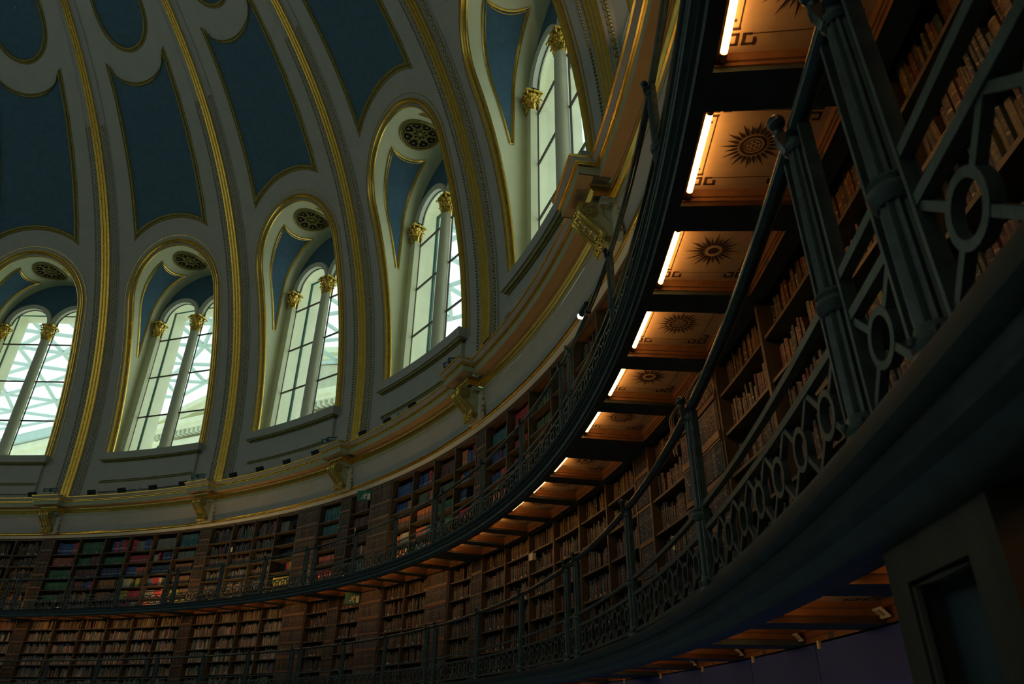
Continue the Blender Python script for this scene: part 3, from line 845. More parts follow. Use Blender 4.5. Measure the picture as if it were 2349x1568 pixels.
# tube lamps under the galleries
LO = (19.866, 0, 4.355)
def lamp_meshes(z, r, mt):
    O = (r, 0, z); t = MB(); w = R(.98)*r
    t.tube([XY(-w+.035, r, z), XY(w-.035, r, z)], .017, 10)
    caps = []
    for sd in (1, -1):
        c = MB(); c.tube([XY(sd*(w-.04), r, z), XY(sd*(w+.005), r, z)], .020, 10); c.box(XY(sd*(w-.005), r-.005, z+.014), (.018, 0, 0), (0, .012, 0), (0, 0, .016)); caps.append(c.mesh('end_cap', M['brass'], O))
    h = MB(); h.box(XY(0, r-.028, z+.012), (.006, 0, 0), (0, w, 0), (0, 0, .022))
    return t.mesh('glowing_tube', mt, O), caps, h.mesh('batten', M['brass'], O)
LU = lamp_meshes(4.350, 19.866, M['tube']); LD = lamp_meshes(2.03, 19.985, M['tube_dim'])
for kind, (tm, caps, hm), z, r in (('upper', LU, 4.350, 19.866), ('lower', LD, 2.03, 19.985)):
    cnt = 0
    for p in SECT:
        for j in range(6):
            if (p == 5 and j > 1) or (p == -1 and j < 2): continue
            if kind == 'lower' and p < 1: continue
            a0, a1 = bay_angles(p, j); mid = (a0+a1)/2
            if kind == 'upper': lab = 'glowing tube lamp, %s coffer from left, upper gallery underside, %s' % (ORD[j], SECN[p])
            else: lab = 'tube lamp, %s coffer from left, lower gallery underside, %s' % (ORD[j], SECN[p])
            t = thing('tube_lamp', lab, 'lamp', P(mid, r, z), mid, 'tube lamps under the %s gallery' % kind)
            link('glowing_tube', tm, t); link('batten', hm, t)
            for c in caps: link('end_cap', c, t)
# ------------------------------------------------------------------ railings
RR = 19.755
GP_ = .575
def railing_meshes():
    O = (RR, 0, 0)
    post = MB()
    post.lathe([(.034, .06), (.036, .10), (.034, .34)], (RR, 0, 0), 40, 10, .22)
    post.lathe([(.033, .39), (.032, .60), (.028, .86)], (RR, 0, 0), 40, 10, .22)
    col = MB(); col.lathe([(.036, .335), (.045, .345), (.050, .36), (.046, .372), (.040, .375), (.046, .385), (.040, .395), (.034, .40)], (RR, 0, 0), 24)
    base = MB(); base.lathe([(.050, 0), (.052, .015), (.046, .03), (.05, .042), (.043, .055), (.038, .075)], (RR, 0, 0), 24)
    for k in range(6): base.sphere(Vector((RR+.047*cos(k*pi/3), .047*sin(k*pi/3), .05)), .011, 6, 4)
    cap = MB(); cap.lathe([(.030, .85), (.038, .862), (.036, .875), (.028, .885), (.024, .91)], (RR, 0, 0), 20)
    fin = MB(); fin.sphere((RR-.040, 0, .966), .025, 14, 8); fin.lathe([(.012, .915), (.016, .93), (.010, .945)], (RR-.040, 0, 0), 10)
    fin.extr([XY(-.012, RR-.050, .89), XY(-.012, RR-.052, .92), XY(-.012, RR-.01, .925), XY(-.012, RR+.005, .90), XY(-.012, RR-.005, .84), XY(-.012, RR-.035, .855)], (0, .024, 0))
    fl = []
    for sd in (1, -1):
        f = MB(); y = sd*R(.225)*RR; f.box((RR, y, .44), (.016, 0, 0), (0, .0055, 0), (0, 0, .44)); fl.append(f.mesh('side_bar', M['iron'], O))
    PM_ = [(n_, m_.mesh(n_, M['iron'] if n_ != 'finial' else M['rail'], O)) for n_, m_ in (('shaft', post), ('collar', col), ('base', base), ('cap', cap), ('finial', fin))]
    return PM_, fl
POSTM, FLATM = railing_meshes()
def panel_mesh(span, n):
    """lattice of rings and diagonals between two posts, centred on theta 0"""
    O = (RR, 0, 0); rings = []; bars_ = []
    h = span/2-.225
    for nm, z0, z1 in (('bottom_rail', .033, .058), ('lattice_rail', .272, .296), ('upper_rail', .383, .406)):
        f = MB(); f.pbox(h, -h, RR-.013, RR+.013, z0, z1, max(1, int(span))); bars_.append((nm, f.mesh(nm, M['iron'], O)))
    cw = 2*h/n
    zc = .165; rr = .059
    for i in range(n):
        t = h-cw*(i+.5); hw = R(cw/2)*RR
        c = P(t, RR, zc); et = Vector((-sin(R(t)), cos(R(t)), 0)); er = Vector((cos(R(t)), sin(R(t)), 0))
        rg = MB(); N = 24
        rows = [[c+et*(q*cos(2*pi*k/N))+Vector((0, 0, q*sin(2*pi*k/N)))+er*w for q, w in ((rr-.012, -.011), (rr+.006, -.011), (rr+.006, .011), (rr-.012, .011))] for k in range(N)]
        rg.grid(rows, cu=True, cv=True)
        for sx in (1, -1):
            for sz in (1, -1):
                e = c+et*(sx*(hw-.003))+Vector((0, 0, (.275-zc) if sz > 0 else (.055-zc)))
                d = (e-c).normalized(); s0 = c+d*(rr-.004); wv = d.cross(er)*.0088
                rg.box((s0+e)/2, d*((e-s0).length/2+.003), wv, er*.0095)
        rings.append(rg.mesh('braced_ring', M['iron'], O, 40))
    return bars_, rings
SP = (18-2*GP_)/3
LONG = panel_mesh(SP, 7); NARROW = panel_mesh(2*GP_, 1)
def hr_mesh():
    b = MB(); n = 24; b.tube([P(9+GP_-18*i/n, RR, .915) for i in range(n+1)], .026, 12); return b.mesh('handrail', M['rail'], (RR, 0, 0))
HR = hr_mesh()
for kind in ('upper', 'lower'):
    for p in SECT:
        c = -18-18*p; z = PH[kind]+.02 if kind == 'upper' else PH[kind]+.004
        o0 = Vector((RR, 0, 0))
        t = thing('gallery_railing', 'cast iron railing section of the %s gallery with ringed lattice, %s' % (kind, SECN[p]), 'railing', P(c, RR, z), c, 'cast iron railings of the %s gallery' % kind)
        link('handrail', HR, t)
        for ph in (9-GP_, 9-GP_-SP, 9-GP_-2*SP, -9+GP_):
            po = link('post', None, t, P(ph, RR, 0)-o0, ph)
            for nm, q in POSTM: link(nm, q, po)
            for q in FLATM: link('side_bar', q, po)
        for ph, (br_, rg) in [(9, NARROW)]+[(9-GP_-SP*(i+.5), LONG) for i in range(3)]:
            pa = link('lattice_panel', None, t, P(ph, RR, 0)-o0, ph)
            for nm, q in br_: link(nm, q, pa)
            for q in rg: link('braced_ring', q, pa)
# ------------------------------------------------------------------ bookcases
RF, RB = 20.60, 20.96
SHELF = {'lower': [4.01, 3.665, 3.315, 2.97, 2.63, 2.285], 'upper': [6.40, 6.02, 5.62, 5.24, 4.87, 4.565]}
CEIL = {'lower': 4.36, 'upper': 6.90}
DOORS = {'lower': [(2, 4), (2, 1), (1, 4), (4, 1)], 'upper': [(1, 4), (2, 1)]}
def bookcase_meshes(kind):
    zb = PH[kind]+.01; zt = CEIL[kind]+.03; O = (RF, 0, zb); out = []
    b = MB(); b.ring([(RB, zb), (RB, zt)], 9, -9, 24); out.append(('back_panel', b.mesh('back_panel', M['woodblack'], O), 0))
    for j in range(7):
        t = 9-PIL/2-BAY*j; b = MB(); b.pbox(t+.055, t-.055, RF-.005, RB, zb, zt, 1); out.append(('upright', b.mesh('upright', M['oak'], O), 0))
    for j in range(6):
        t0 = 9-PIL/2-BAY*j-.055; t1 = t0-BAY+.11
        for i, z in enumerate(SHELF[kind]):
            b = MB(); b.pbox(t0, t1, RF+.012, RB, z-.024, z, 3); out.append(('shelf', b.mesh('shelf', M['oak'], O), 0))
        b = MB(); b.pbox(t0, t1, RF+.01, RF+.03, zt-.05, zt, 3); out.append(('top_rail', b.mesh('top_rail', M['wood'], O), 0))
    return out, O
for kind in ('upper', 'lower'):
    ms, O = bookcase_meshes(kind)
    for p in SECT:
        c = -18-18*p
        t = thing('bookcase', 'tall oak bookcase of six bays behind the %s gallery railing, %s' % (kind, SECN[p]), 'bookcase', P(c, RF, O[2]), c, 'bookcases of the %s gallery' % kind)
        for nm, q, _ in ms: link(nm, q, t)
# false-book pilasters and false-book doors
def spine_face(b, t0, t1, r, z0, z1, rnd, tones, wmin=.022, wmax=.040):
    w = R(abs(t1-t0))*r; x = 0; a = t0
    while x < w-.012:
        ww = min(rnd.uniform(wmin, wmax), w-x); n = 4
        al = rnd.random()*.99
        while (al*13.7) % 1 > .78: al = rnd.random()*.99
        b.col = (*rnd.choice(tones), al); rows = []
        for i in range(n+1):
            u = i/n; th = t0+(t1-t0)*(x+ww*u)/w; bulge = .010*sin(pi*u)
            rows.append([P(th, r-bulge, z0), P(th, r-bulge, z1)])
        s0 = len(b.f); b.grid(rows)
        for q in range(s0, len(b.f)): b.uv[q] = [(0, 0), (0, 1), (1, 1), (1, 0)]
        x += ww
    b.col = None
TONES = {'old': [(.15, .070, .030), (.11, .055, .028), (.19, .10, .045), (.075, .035, .020), (.13, .085, .05), (.16, .05, .03), (.05, .04, .032), (.21, .14, .075), (.09, .075, .05), (.055, .06, .045), (.17, .115, .06), (.12, .03, .022), (.03, .045, .05)],
         'pale': [(.26, .21, .15), (.17, .13, .095), (.36, .31, .23), (.12, .10, .08), (.09, .085, .08), (.24, .10, .07), (.08, .12, .13), (.20, .17, .13), (.07, .06, .055), (.30, .25, .19)],
         'mixed': [(.10, .13, .22), (.20, .20, .19), (.16, .08, .05), (.05, .11, .12), (.30, .28, .24), (.14, .05, .05), (.06, .07, .13), (.22, .16, .09), (.09, .12, .09), (.36, .10, .07)],
         'maroon': [(.14, .045, .045), (.12, .04, .04), (.16, .05, .05)], 'navy': [(.025, .05, .13), (.03, .06, .15), (.02, .045, .11)], 'blue': [(.02, .085, .27), (.025, .10, .30), (.018, .07, .23)],
         'red': [(.55, .035, .05), (.50, .03, .05), (.58, .045, .06)], 'brickred': [(.40, .09, .06), (.36, .08, .06)], 'orange': [(.75, .20, .045), (.70, .18, .04), (.78, .22, .06)],
         'green': [(.025, .17, .08), (.03, .15, .075), (.02, .14, .07)], 'olive': [(.12, .17, .08), (.13, .18, .09), (.10, .15, .07)], 'teal': [(.03, .17, .19), (.025, .15, .18), (.035, .19, .20)],
         'cream': [(.62, .55, .36), (.58, .50, .32)], 'yellow': [(.52, .45, .07), (.48, .42, .07)], 'brown': [(.20, .10, .055), (.17, .085, .05), (.22, .11, .06)], 'greyblue': [(.13, .20, .27), (.12, .18, .25)], 'grey': [(.24, .24, .20), (.27, .25, .20)], 'orangebrown': [(.33, .14, .05), (.28, .12, .05)]}
def pil_mesh(kind, seed):
    rnd = random.Random(seed); zb = PH[kind]+.01; zt = CEIL[kind]+.03; O = (RF, 0, zb); h = PIL/2-.05
    body = MB(); body.pbox(h, -h, RF+.015, RB, zb, zt, 1)
    sp = MB(); rails = []
    n = 6; zz = zb
    tones = [(c_[0]*.42, c_[1]*.5, c_[2]*.6) for c_ in TONES['old'][:6]]
    for i in range(n):
        z0 = zb+(zt-zb)*i/n; z1 = zb+(zt-zb)*(i+1)/n
        r_ = MB(); r_.pbox(h, -h, RF-.004, RF+.02, z0, z0+(.045 if i % 2 else .03), 1); rails.append(r_.mesh('cross_rail', M['woodwarm'], O))
        spine_face(sp, h-.03, -h+.03, RF+.008, z0+.05, z1-.008, rnd, tones, .024, .032)
    return body.mesh('pilaster_body', M['wood'], O), sp.mesh('false_spines', M['book'], O), rails
for kind in ('upper', 'lower'):
    pb, ps, pr = pil_mesh(kind, 5)
    for p in range(-1, 6):
        th = -9-18*p
        w = ['beside the far left edge', 'under the leftmost gilt corbel', 'under the second gilt corbel', 'under the third gilt corbel', 'under the fourth gilt corbel', 'under the nearest gilt corbel', 'behind the near railing posts'][p+1]
        t = thing('pilaster', 'narrow oak pilaster of false book spines in the %s gallery, %s' % (kind, w), 'pilaster', P(th, RF, PH[kind]+.01), th, 'false-book pilasters')
        o = link('pilaster_body', pb, t); link('false_spines', ps, o)
        for q in pr: link('cross_rail', q, t)
DN = {('lower', 2, 4): 'lower gallery below the fourth window, right of its middle', ('lower', 2, 1): 'lower gallery beside the lower green exit sign', ('lower', 1, 4): 'lower gallery below the third window', ('lower', 4, 1): 'lower gallery near the big railing posts, cables across its top', ('upper', 1, 4): 'upper gallery below the third window', ('upper', 2, 1): 'upper gallery beside the upper green exit sign'}
for kind in ('upper', 'lower'):
    for di, (p, j) in enumerate(DOORS[kind]):
        a0, a1 = bay_angles(p, j); mid = (a0+a1)/2; h = BAY/2-.06; zb = PH[kind]+.012; zt = CEIL[kind]+.02; O = (RF, 0, zb); rnd = random.Random(40+di)
        t = thing('false_book_door', 'hidden door faced with false book spines and oak rails, %s' % DN[(kind, p, j)], 'door', P(mid, RF, zb), mid)
        b = MB(); b.pbox(h, -h, RF-.016, RF+.004, zb, zt, 3); leaf = link('door_leaf', b.mesh('door_leaf', M['wood'], O), t)
        sp = MB(); zl = [zb]+SHELF[kind][::-1]+[zt]
        for i in range(len(zl)-1):
            if zl[i+1]-zl[i] < .1: continue
            spine_face(sp, h-.06, -h+.06, RF-.018, zl[i]+.06, zl[i+1]-.03, rnd, [(c_[0]*.6, c_[1]*.62, c_[2]*.65) for c_ in TONES['old']], .022, .038)
            r_ = MB(); r_.pbox(h, -h, RF-.032, RF-.012, zl[i]-.012, zl[i]+.05 if i % 2 else zl[i]+.035, 3); link('cross_rail', r_.mesh('cross_rail', M['woodwarm'], O), t)
            if i % 2:
                r_ = MB(); r_.pbox(h, -h, RF-.030, RF-.012, zl[i]-.035, zl[i]-.022, 3); link('shelf_edge', r_.mesh('shelf_edge', M['woodwarm'], O), t)
        link('false_spines', sp.mesh('false_spines', M['book'], O), leaf)
# ------------------------------------------------------------------ camera (needed to rank the books by size in view)
CAM = Vector((-4.2841, -18.7413, 1.6)); YAW, PIT, ROL, FPX = -0.017127086, 0.50010794, 0.011583949, 1583.76
fw = Vector((cos(YAW)*cos(PIT), sin(YAW)*cos(PIT), sin(PIT))); rt = Vector((sin(YAW), -cos(YAW), 0)); upv = rt.cross(fw)
rx = rt*cos(ROL)+upv*sin(ROL); uy = upv*cos(ROL)-rt*sin(ROL)
cd = bpy.data.cameras.new('camera'); cd.sensor_width = 36; cd.sensor_fit = 'HORIZONTAL'; cd.lens = FPX/2349*36; cd.clip_start = .02; cd.clip_end = 500; cd.dof.use_dof = True; cd.dof.focus_distance = 7.5; cd.dof.aperture_fstop = 5.6
cam = link('camera', cd); mw = Matrix.Identity(4)
for i in range(3): mw[i][0] = rx[i]; mw[i][1] = uy[i]; mw[i][2] = -fw[i]; mw[i][3] = CAM[i]
cam.matrix_world = mw; scene.camera = cam
def proj(p):
    v = Vector(p)-CAM; d = v.dot(fw)
    if d < .05: return None
    return 1174.5+FPX*v.dot(rx)/d, 784-FPX*v.dot(uy)/d, d
# ------------------------------------------------------------------ books
def rows_of(*a): return list(a)
UP = {
 (0, 0): ['gap.05 navy.1 blue.5 red.3', 'brickred.8 gap.2', 'green.9', 'green.9', 'green.6 old.3', 'old.6'],
 (0, 1): ['green.9', 'green.45 maroon.5', 'maroon.9', 'maroon.4 navy.15 blue.1 red.35', 'mixed.9', 'mixed.8'],
 (0, 2): ['gap.2 blue.12 red.12 blue.1 red.16', 'green.9', 'navy.9', 'orangebrown.7 maroon.25', 'orangebrown.6 old.35', 'old.9'],
 (0, 3): ['red.15 grey.35 blue.2 red.25', 'red.9 blue.1', 'blue.38 brickred.4 old.15', 'cream.3 gap.2 yellow.15 old.3', 'yellow.3 red.65', 'red.5 cream.3'],
 (0, 4): ['grey.9', 'cream.18 red.06 gap.1 navy.6', 'navy.9', 'greyblue.15 red.25 cream.1 gap.2 orange.1', 'grey.4 red.25 orange.33', 'orange.3 grey.6'],
 (0, 5): ['teal.8', 'grey.75', 'brown.75', 'brown.75', 'yellow.35 brown.5', 'yellow.9'],
 (1, 0): ['mixed.95', 'mixed.95', 'mixed.95', 'mixed.95', 'mixed.95', 'mixed.9'], (1, 1): ['mixed.95', 'mixed.95', 'mixed.95', 'mixed.95', 'mixed.95', 'mixed.9'], (1, 2): ['mixed.95', 'mixed.95', 'mixed.95', 'mixed.95', 'mixed.95', 'mixed.9'],
 (1, 3): ['grey.35', 'gap1', 'gap1', 'gap.55 red.12 yellow.32', 'yellow.9', 'yellow.5'],
 (1, 5): ['teal.95', 'teal.95', 'maroon.95', 'brickred.9', 'red.92', 'red.8'],
 (2, 0): ['maroon.6 gap.3', 'maroon.9', 'maroon.9', 'maroon.5 cream.05 maroon.3', 'greyblue.9', 'red.4 blue.4'],
 (2, 2): ['blue.95', 'blue.55 orange.42', 'orange.92', 'orange.30 cream.62', 'orange.5 cream.4', 'orange.6 yellow.3'],
 (2, 3): ['blue.45 red.1 maroon.35', 'olive.4 maroon.1 orange.42', 'orange.92', 'orange.5 greyblue.42', 'greyblue.5 orange.2 yellow.2', 'greyblue.5'],
 (2, 4): ['maroon.75 cream.04 olive.15', 'olive.92', 'green.92', 'green.9', 'green.6', 'green.5'],
 (2, 5): ['orange.25 blue.3 red.15', 'orange.12 blue.2 maroon.2 red.25 orange.15', 'navy.3 gap.35 red.3', 'red.55 teal.35', 'red.5 green.3', 'red.6'],
 (3, 0): ['teal.9', 'blue.3 red.1 blue.25 red.2', 'blue.4 red.2 orange.15 blue.15', 'orange.5 red.2', 'orange.9', 'orange.5'],
 (3, 1): ['red.9', 'red.9', 'maroon.85', 'blue.4 red.4', 'red.6', 'old.8'],
 (3, 2): ['olive.5 navy.1 olive.3', 'olive.8 red.12', 'old.8', 'old.8', 'red.3 old.5', 'old.8'],
 (3, 3): ['maroon.6 red.3', 'old.9', 'old.9', 'old.8', 'old.9', 'old.9']}
def spec(kind, p, j, row, rnd):
    if kind == 'upper':
        if (p, j) in UP:
            out = []
            for tok in UP[(p, j)][row].split():
                i = 0
                while tok[i].isalpha(): i += 1
                out.append((tok[:i], float(tok[i:])))
            return out
        return [('old', rnd.uniform(.7, .95))]
    if p <= 0 and p >= -1: return [('pale', rnd.uniform(.72, .9))]
    if p == 1 and j < 4: return [('pale', rnd.uniform(.7, .9))]
    q = rnd.random()
    if q < .10: return [('old', .45), ('gap', .1), ('old', .3)]
    return [('old', rnd.uniform(.75, .97))]
SETS = {'maroon', 'navy', 'blue', 'red', 'brickred', 'orange', 'green', 'olive', 'teal', 'cream', 'yellow', 'brown', 'greyblue', 'grey', 'orangebrown'}
BOOKS = []
rnd = random.Random(11)
for kind in ('upper', 'lower'):
    SH = SHELF[kind]; Z = [CEIL[kind]]+SH
    for p in SECT:
        for j in range(6):
            if (p, j) in DOORS[kind] or (p == 5 and j > 2) or (p == -1 and j < 1): continue
            a0, a1 = bay_angles(p, j); a0 -= .09; a1 += .09; W = R(a0-a1)*20.7
            for row in range(6):
                clear = Z[row]-(.024 if row else 0)-SH[row]; x = .012; n = 0
                for tone, frac in spec(kind, p, j, row, rnd):
                    end = x+W*frac
                    if tone == 'gap': x = end; continue
                    isset = tone in SETS
                    hs = rnd.uniform(.66, .84); ws = rnd.uniform(.034, .05); hue = rnd.choice(TONES[tone]); tilt = 0
                    while x < min(end, W-.03):
                        if isset: w, h = ws, clear*hs; c = [q*rnd.uniform(.93, 1.07) for q in hue]; al = 1.37 if tone in ('red', 'blue', 'orange', 'navy') and hs > .7 else rnd.random()*.99
                        else:
                            w = rnd.uniform(.018, .052); h = clear*(rnd.uniform(.58, .86) if rnd.random() < .85 else rnd.uniform(.84, .94)); gain = 1.5 if tone == 'pale' else .85; c = [q*gain*rnd.uniform(.7, 1.15) for q in rnd.choice(TONES[tone])]; al = rnd.random()*.99
                            if rnd.random() < .07: tilt = rnd.uniform(-.10, .16)
                            elif rnd.random() < .5: tilt = 0
                            if rnd.random() < .03: x += rnd.uniform(.02, .08)
                        if x+w > W-.015: break
                        BOOKS.append(dict(kind=kind, p=p, j=j, row=row, n=n, tone=tone, set=isset, th=a0-degrees((x+w/2)/20.7), z=SH[row], w=w, h=h, d=rnd.uniform(.13, .19), rs=(20.675 if not isset else 20.68)+rnd.uniform(0, .02)+(.05 if kind == 'upper' or p < 2 else 0), c=c, al=al, tilt=tilt if n else 0))
                        n += 1; x += w+.0012+abs(tilt)*.10
def book_geo(b, k, org=Vector((0, 0, 0))):
    t = R(k['th']); er = Vector((cos(t), sin(t), 0)); et = Vector((-sin(t), cos(t), 0)); o = er*k['rs']+Vector((0, 0, k['z']))
    w, h, d = k['w']/2-.0006, k['h'], k['d']; b.col = (*k['c'], k['al'])
    pr = [(w, d), (w, .006), (w*.55, .001), (0, -.001), (-w*.55, .001), (-w, .006), (-w, d)]
    def pt(x, y, z): return o+et*(x+k['tilt']*z)+er*y+Vector((0, 0, z))
    lo = [b.vert(pt(x, y, 0.001+abs(k['tilt'])*w*1.0)) for x, y in pr]; hi = [b.vert(pt(x, y, h)) for x, y in pr]
    for i in range(6):
        sp = 1 <= i <= 4
        b.face((lo[i], lo[i+1], hi[i+1], hi[i]), [(0, 0), (0, 0), (0, 1), (0, 1)] if sp else None)
    b.face((lo[6], lo[0], hi[0], hi[6]))
    b.col = (.42, .36, .25, 0); b.face(hi); b.col = (*k['c'], 0); b.face(lo[::-1])
def visible(k):
    c = P(k['th'], k['rs'], k['z']+k['h']*.6); q = proj(c)
    if not q or not (-5 < q[0] < 2354 and -5 < q[1] < 1573): return 0
    v = c-CAM; a = v.x**2+v.y**2; bb = CAM.x*v.x+CAM.y*v.y; cc = CAM.x**2+CAM.y**2-19.68**2
    disc = bb*bb-a*cc
    if disc > 0:
        s = (-bb+sqrt(disc))/a
        if 0 < s < 1:
            z = CAM.z+v.z*s
            if z < (2.12 if k['kind'] == 'lower' else 4.50): return 0
            if k['kind'] == 'lower' and z > 4.29: return 0
    er = Vector((cos(R(k['th'])), sin(R(k['th'])), 0)); return k['h']*k['w']*abs(v.normalized().dot(er))/q[2]**2
for k in BOOKS: k['s'] = visible(k)
def color_name(k):
    r, g, b_ = k['c']; t = k['tone']
    m = {'maroon': 'maroon', 'navy': 'dark navy', 'blue': 'blue', 'red': 'bright red', 'brickred': 'brick red', 'orange': 'orange', 'green': 'dark green', 'olive': 'olive green', 'teal': 'teal', 'cream': 'cream', 'yellow': 'yellow', 'brown': 'brown', 'greyblue': 'grey blue', 'grey': 'grey', 'orangebrown': 'orange brown'}
    if t in m: return m[t]
    L = .3*r+.6*g+.1*b_
    if r > 2.2*g: return 'reddish'
    if g > r: return 'dark green'
    if b_ > r: return 'bluish'
    return 'dark brown' if L < .06 else 'brown' if L < .10 else 'tan'
def bay_phrase(k):
    if k['kind'] == 'lower':
        g = (k['p']-4)*6+k['j']-1
        if g > 0: return '%s bay right of the cabled door' % ORD[g-1]
        return '%s bay left of the cabled door' % ORD[-g-1]
    return '%s bay %s, upper gallery' % (ORD[k['j']], SECN[k['p']])
for isset, nm, cat, grp in ((False, 'book', 'book', 'old leather books on the gallery shelves'), (True, 'bound_volume', 'journal volume', 'coloured bound volumes of the upper gallery')):
    L = sorted([k for k in BOOKS if k['set'] == isset], key=lambda k: -k['s'])
    top = [k for k in L[:300] if k['s'] > 0]; rest_ = L[len(top):]
    for k in top:
        o = P(k['th'], k['rs']+k['d']/2, k['z']); b = MB(); book_geo(b, k)
        ob = link(nm, b.mesh(nm, M['book'], o, 30), None, o)
        tag(ob, '%s %s, %s from left, %s shelf, %s' % (color_name(k), 'book' if not isset else 'volume', ORD[min(k['n'], 39)], ORD[k['row']], bay_phrase(k)), cat, grp)
    b = MB()
    for k in rest_: book_geo(b, k)
    o = P(-54, 20.75, 4.5 if isset else 2.12)
    ob = link('shelved_books' if not isset else 'shelved_volumes', b.mesh(nm+'s', M['book'], o, 30), None, o)
    tag(ob, 'all the more distant old books filling both galleries\' shelves' if not isset else 'remaining distant coloured volumes on the upper gallery shelves', cat); ob['kind'] = 'stuff'
# ------------------------------------------------------------------ signs, plates, cables, slips
def text_mesh(txt, size, Mx, mt, name, org):
    cu = bpy.data.curves.new('t', 'FONT'); cu.body = txt; cu.size = size; cu.align_x = 'CENTER'; cu.align_y = 'CENTER'; cu.extrude = .0006
    to = bpy.data.objects.new('t', cu); me = bpy.data.meshes.new_from_object(to); bpy.data.objects.remove(to); bpy.data.curves.remove(cu)
    me.transform(Mx); me.transform(Matrix.Translation(-Vector(org))); me.materials.clear(); me.materials.append(mt); me.name = name; return me
def frame_mat(o, x, y, z):
    m = Matrix.Identity(4)
    for i in range(3): m[i][0] = x[i]; m[i][1] = y[i]; m[i][2] = z[i]; m[i][3] = o[i]
    return m
for i, (th, txt, side) in enumerate([(-93.22, '2318', -1), (-90.34, '2312', 1), (-87.55, '2306', -1), (-84.75, '2300', 1), (-81.0, '2294', -1)]):
    er = Vector((cos(R(th)), sin(R(th)), 0)); et = Vector((-sin(R(th)), cos(R(th)), 0)); n_ = (-er*.72-Vector((0, 0, .69))).normalized(); yv = n_.cross(-et).normalized()
    o = P(th, 20.425, 2.018); t = thing('number_plate', 'small white number plate reading %s under the lower gallery, %s from the dark pier' % (txt, ORD[i]), 'sign', o, 0, 'number plates under the lower gallery')
    b = MB(); b.box(o, et*.064, yv*.026, n_*.003); link('plate', b.mesh('plate', M['white'], o), t)
    link('numerals', text_mesh(txt, .042, frame_mat(o+n_*.0035, -et, yv, n_), M['ink'], 'numerals', o), t)
    b = MB(); c = o+n_*.004+et*(.052*-side); b.poly([c+et*.006*-side, c+yv*.006+et*.004*side, c-yv*.006+et*.004*side]); link('arrow', b.mesh('arrow', M['ink'], o), t)
for nm, z0, th, in (('lower', 4.045, -48.42), ('upper', 6.60, -48.42)):
    a = P(th, 20.575, z0); e = P(-47.15, 20.30, z0); xv = (a-e).normalized(); W = .40; H = .275
    nv = xv.cross(Vector((0, 0, 1))).normalized(); 
    if nv.dot(CAM-a) < 0: nv = -nv
    zv = Vector((0, 0, 1)); c = a-xv*(W/2)+zv*(H/2); o = c
    t = thing('exit_sign', 'green exit sign with white running man by the hidden door, %s gallery' % nm, 'sign', o, 0)
    b = MB(); b.box(c, xv*(W/2), zv*(H/2), nv*.012); link('panel', b.mesh('panel', M['green'], o), t)
    q = lambda u, v: c+xv*u+zv*v+nv*.0135
    b = MB(); b.poly([q(.105, -.115), q(.185, -.115), q(.185, .045), q(.105, .045)]); link('door_symbol', b.mesh('door_symbol', M['white'], o), t)
    b = MB()
    def limb(pts, w=.013):
        for (x0, y0), (x1, y1) in zip(pts, pts[1:]):
            d = Vector((x1-x0, y1-y0)).normalized(); n_ = Vector((-d.y, d.x))*w
            b.poly([q(x0+n_.x, y0+n_.y), q(x1+n_.x, y1+n_.y), q(x1-n_.x, y1-n_.y), q(x0-n_.x, y0-n_.y)])
    b.poly([q(.055+.02*cos(2*pi*i/12), .05+.02*sin(2*pi*i/12)) for i in range(12)])
    limb([(.04, .025), (.005, -.035)], .02); limb([(.005, -.035), (.045, -.06), (.03, -.105)]); limb([(.0, -.035), (-.035, -.07), (-.08, -.075)]); limb([(.04, .02), (.075, -.01), (.095, .01)], .010); limb([(.035, .02), (-.01, .02), (-.03, -.015)], .010)
    link('running_man', b.mesh('running_man', M['white'], o, 0), t)
    b = MB(); b.box(a+zv*(H/2)+xv*.01, xv*.012, zv*.05, nv*.02); link('bracket', b.mesh('bracket', M['black'], o), t)
def cable(pts, lab, r=.006, strands=1):
    b = MB(); rr = random.Random(len(pts))
    for s_ in range(strands):
        L = [P(a+rr.uniform(-.03, .03), q-s_*.012, z+rr.uniform(-.012, .012)) for a, q, z in pts]
        S = []
        for i in range(len(L)-1):
            for u in range(6):
                t = u/6; p0 = L[max(i-1, 0)]; p1 = L[i]; p2 = L[i+1]; p3 = L[min(i+2, len(L)-1)]
                S.append(.5*((2*p1)+(p2-p0)*t+(2*p0-5*p1+4*p2-p3)*t*t+(3*p1-p0-3*p2+p3)*t**3))
        S.append(L[-1]); b.tube(S, r, 5)
    o = P(pts[0][0], pts[0][1], pts[0][2]); tag(link('cable', b.mesh('cable', M['cable'], o), None, o), lab, 'cable')
cable([(-84.30, 20.56, 3.85), (-84.33, 20.55, 4.10), (-84.5, 20.53, 4.20), (-85.0, 20.53, 4.235), (-85.7, 20.53, 4.225), (-86.4, 20.53, 4.24), (-87.0, 20.53, 4.26), (-87.3, 20.55, 4.22), (-87.35, 20.57, 4.05)], 'bundle of loose pale cables across the top of the hidden door', .005, 4)
cable([(-48.6, 20.57, 4.32), (-49.2, 20.56, 4.30), (-49.9, 20.55, 4.33), (-50.6, 20.55, 4.27), (-51.0, 20.56, 4.22), (-51.15, 20.57, 4.10)], 'single pale cable draped over the hidden door beside the lower exit sign', .008, 1)
cable([(-56.9, 20.575, 4.0), (-57.6, 20.57, 3.97), (-58.4, 20.57, 4.01), (-59.2, 20.57, 4.0)], 'pale cable along a rail of the hidden door under the fourth window', .006, 1)
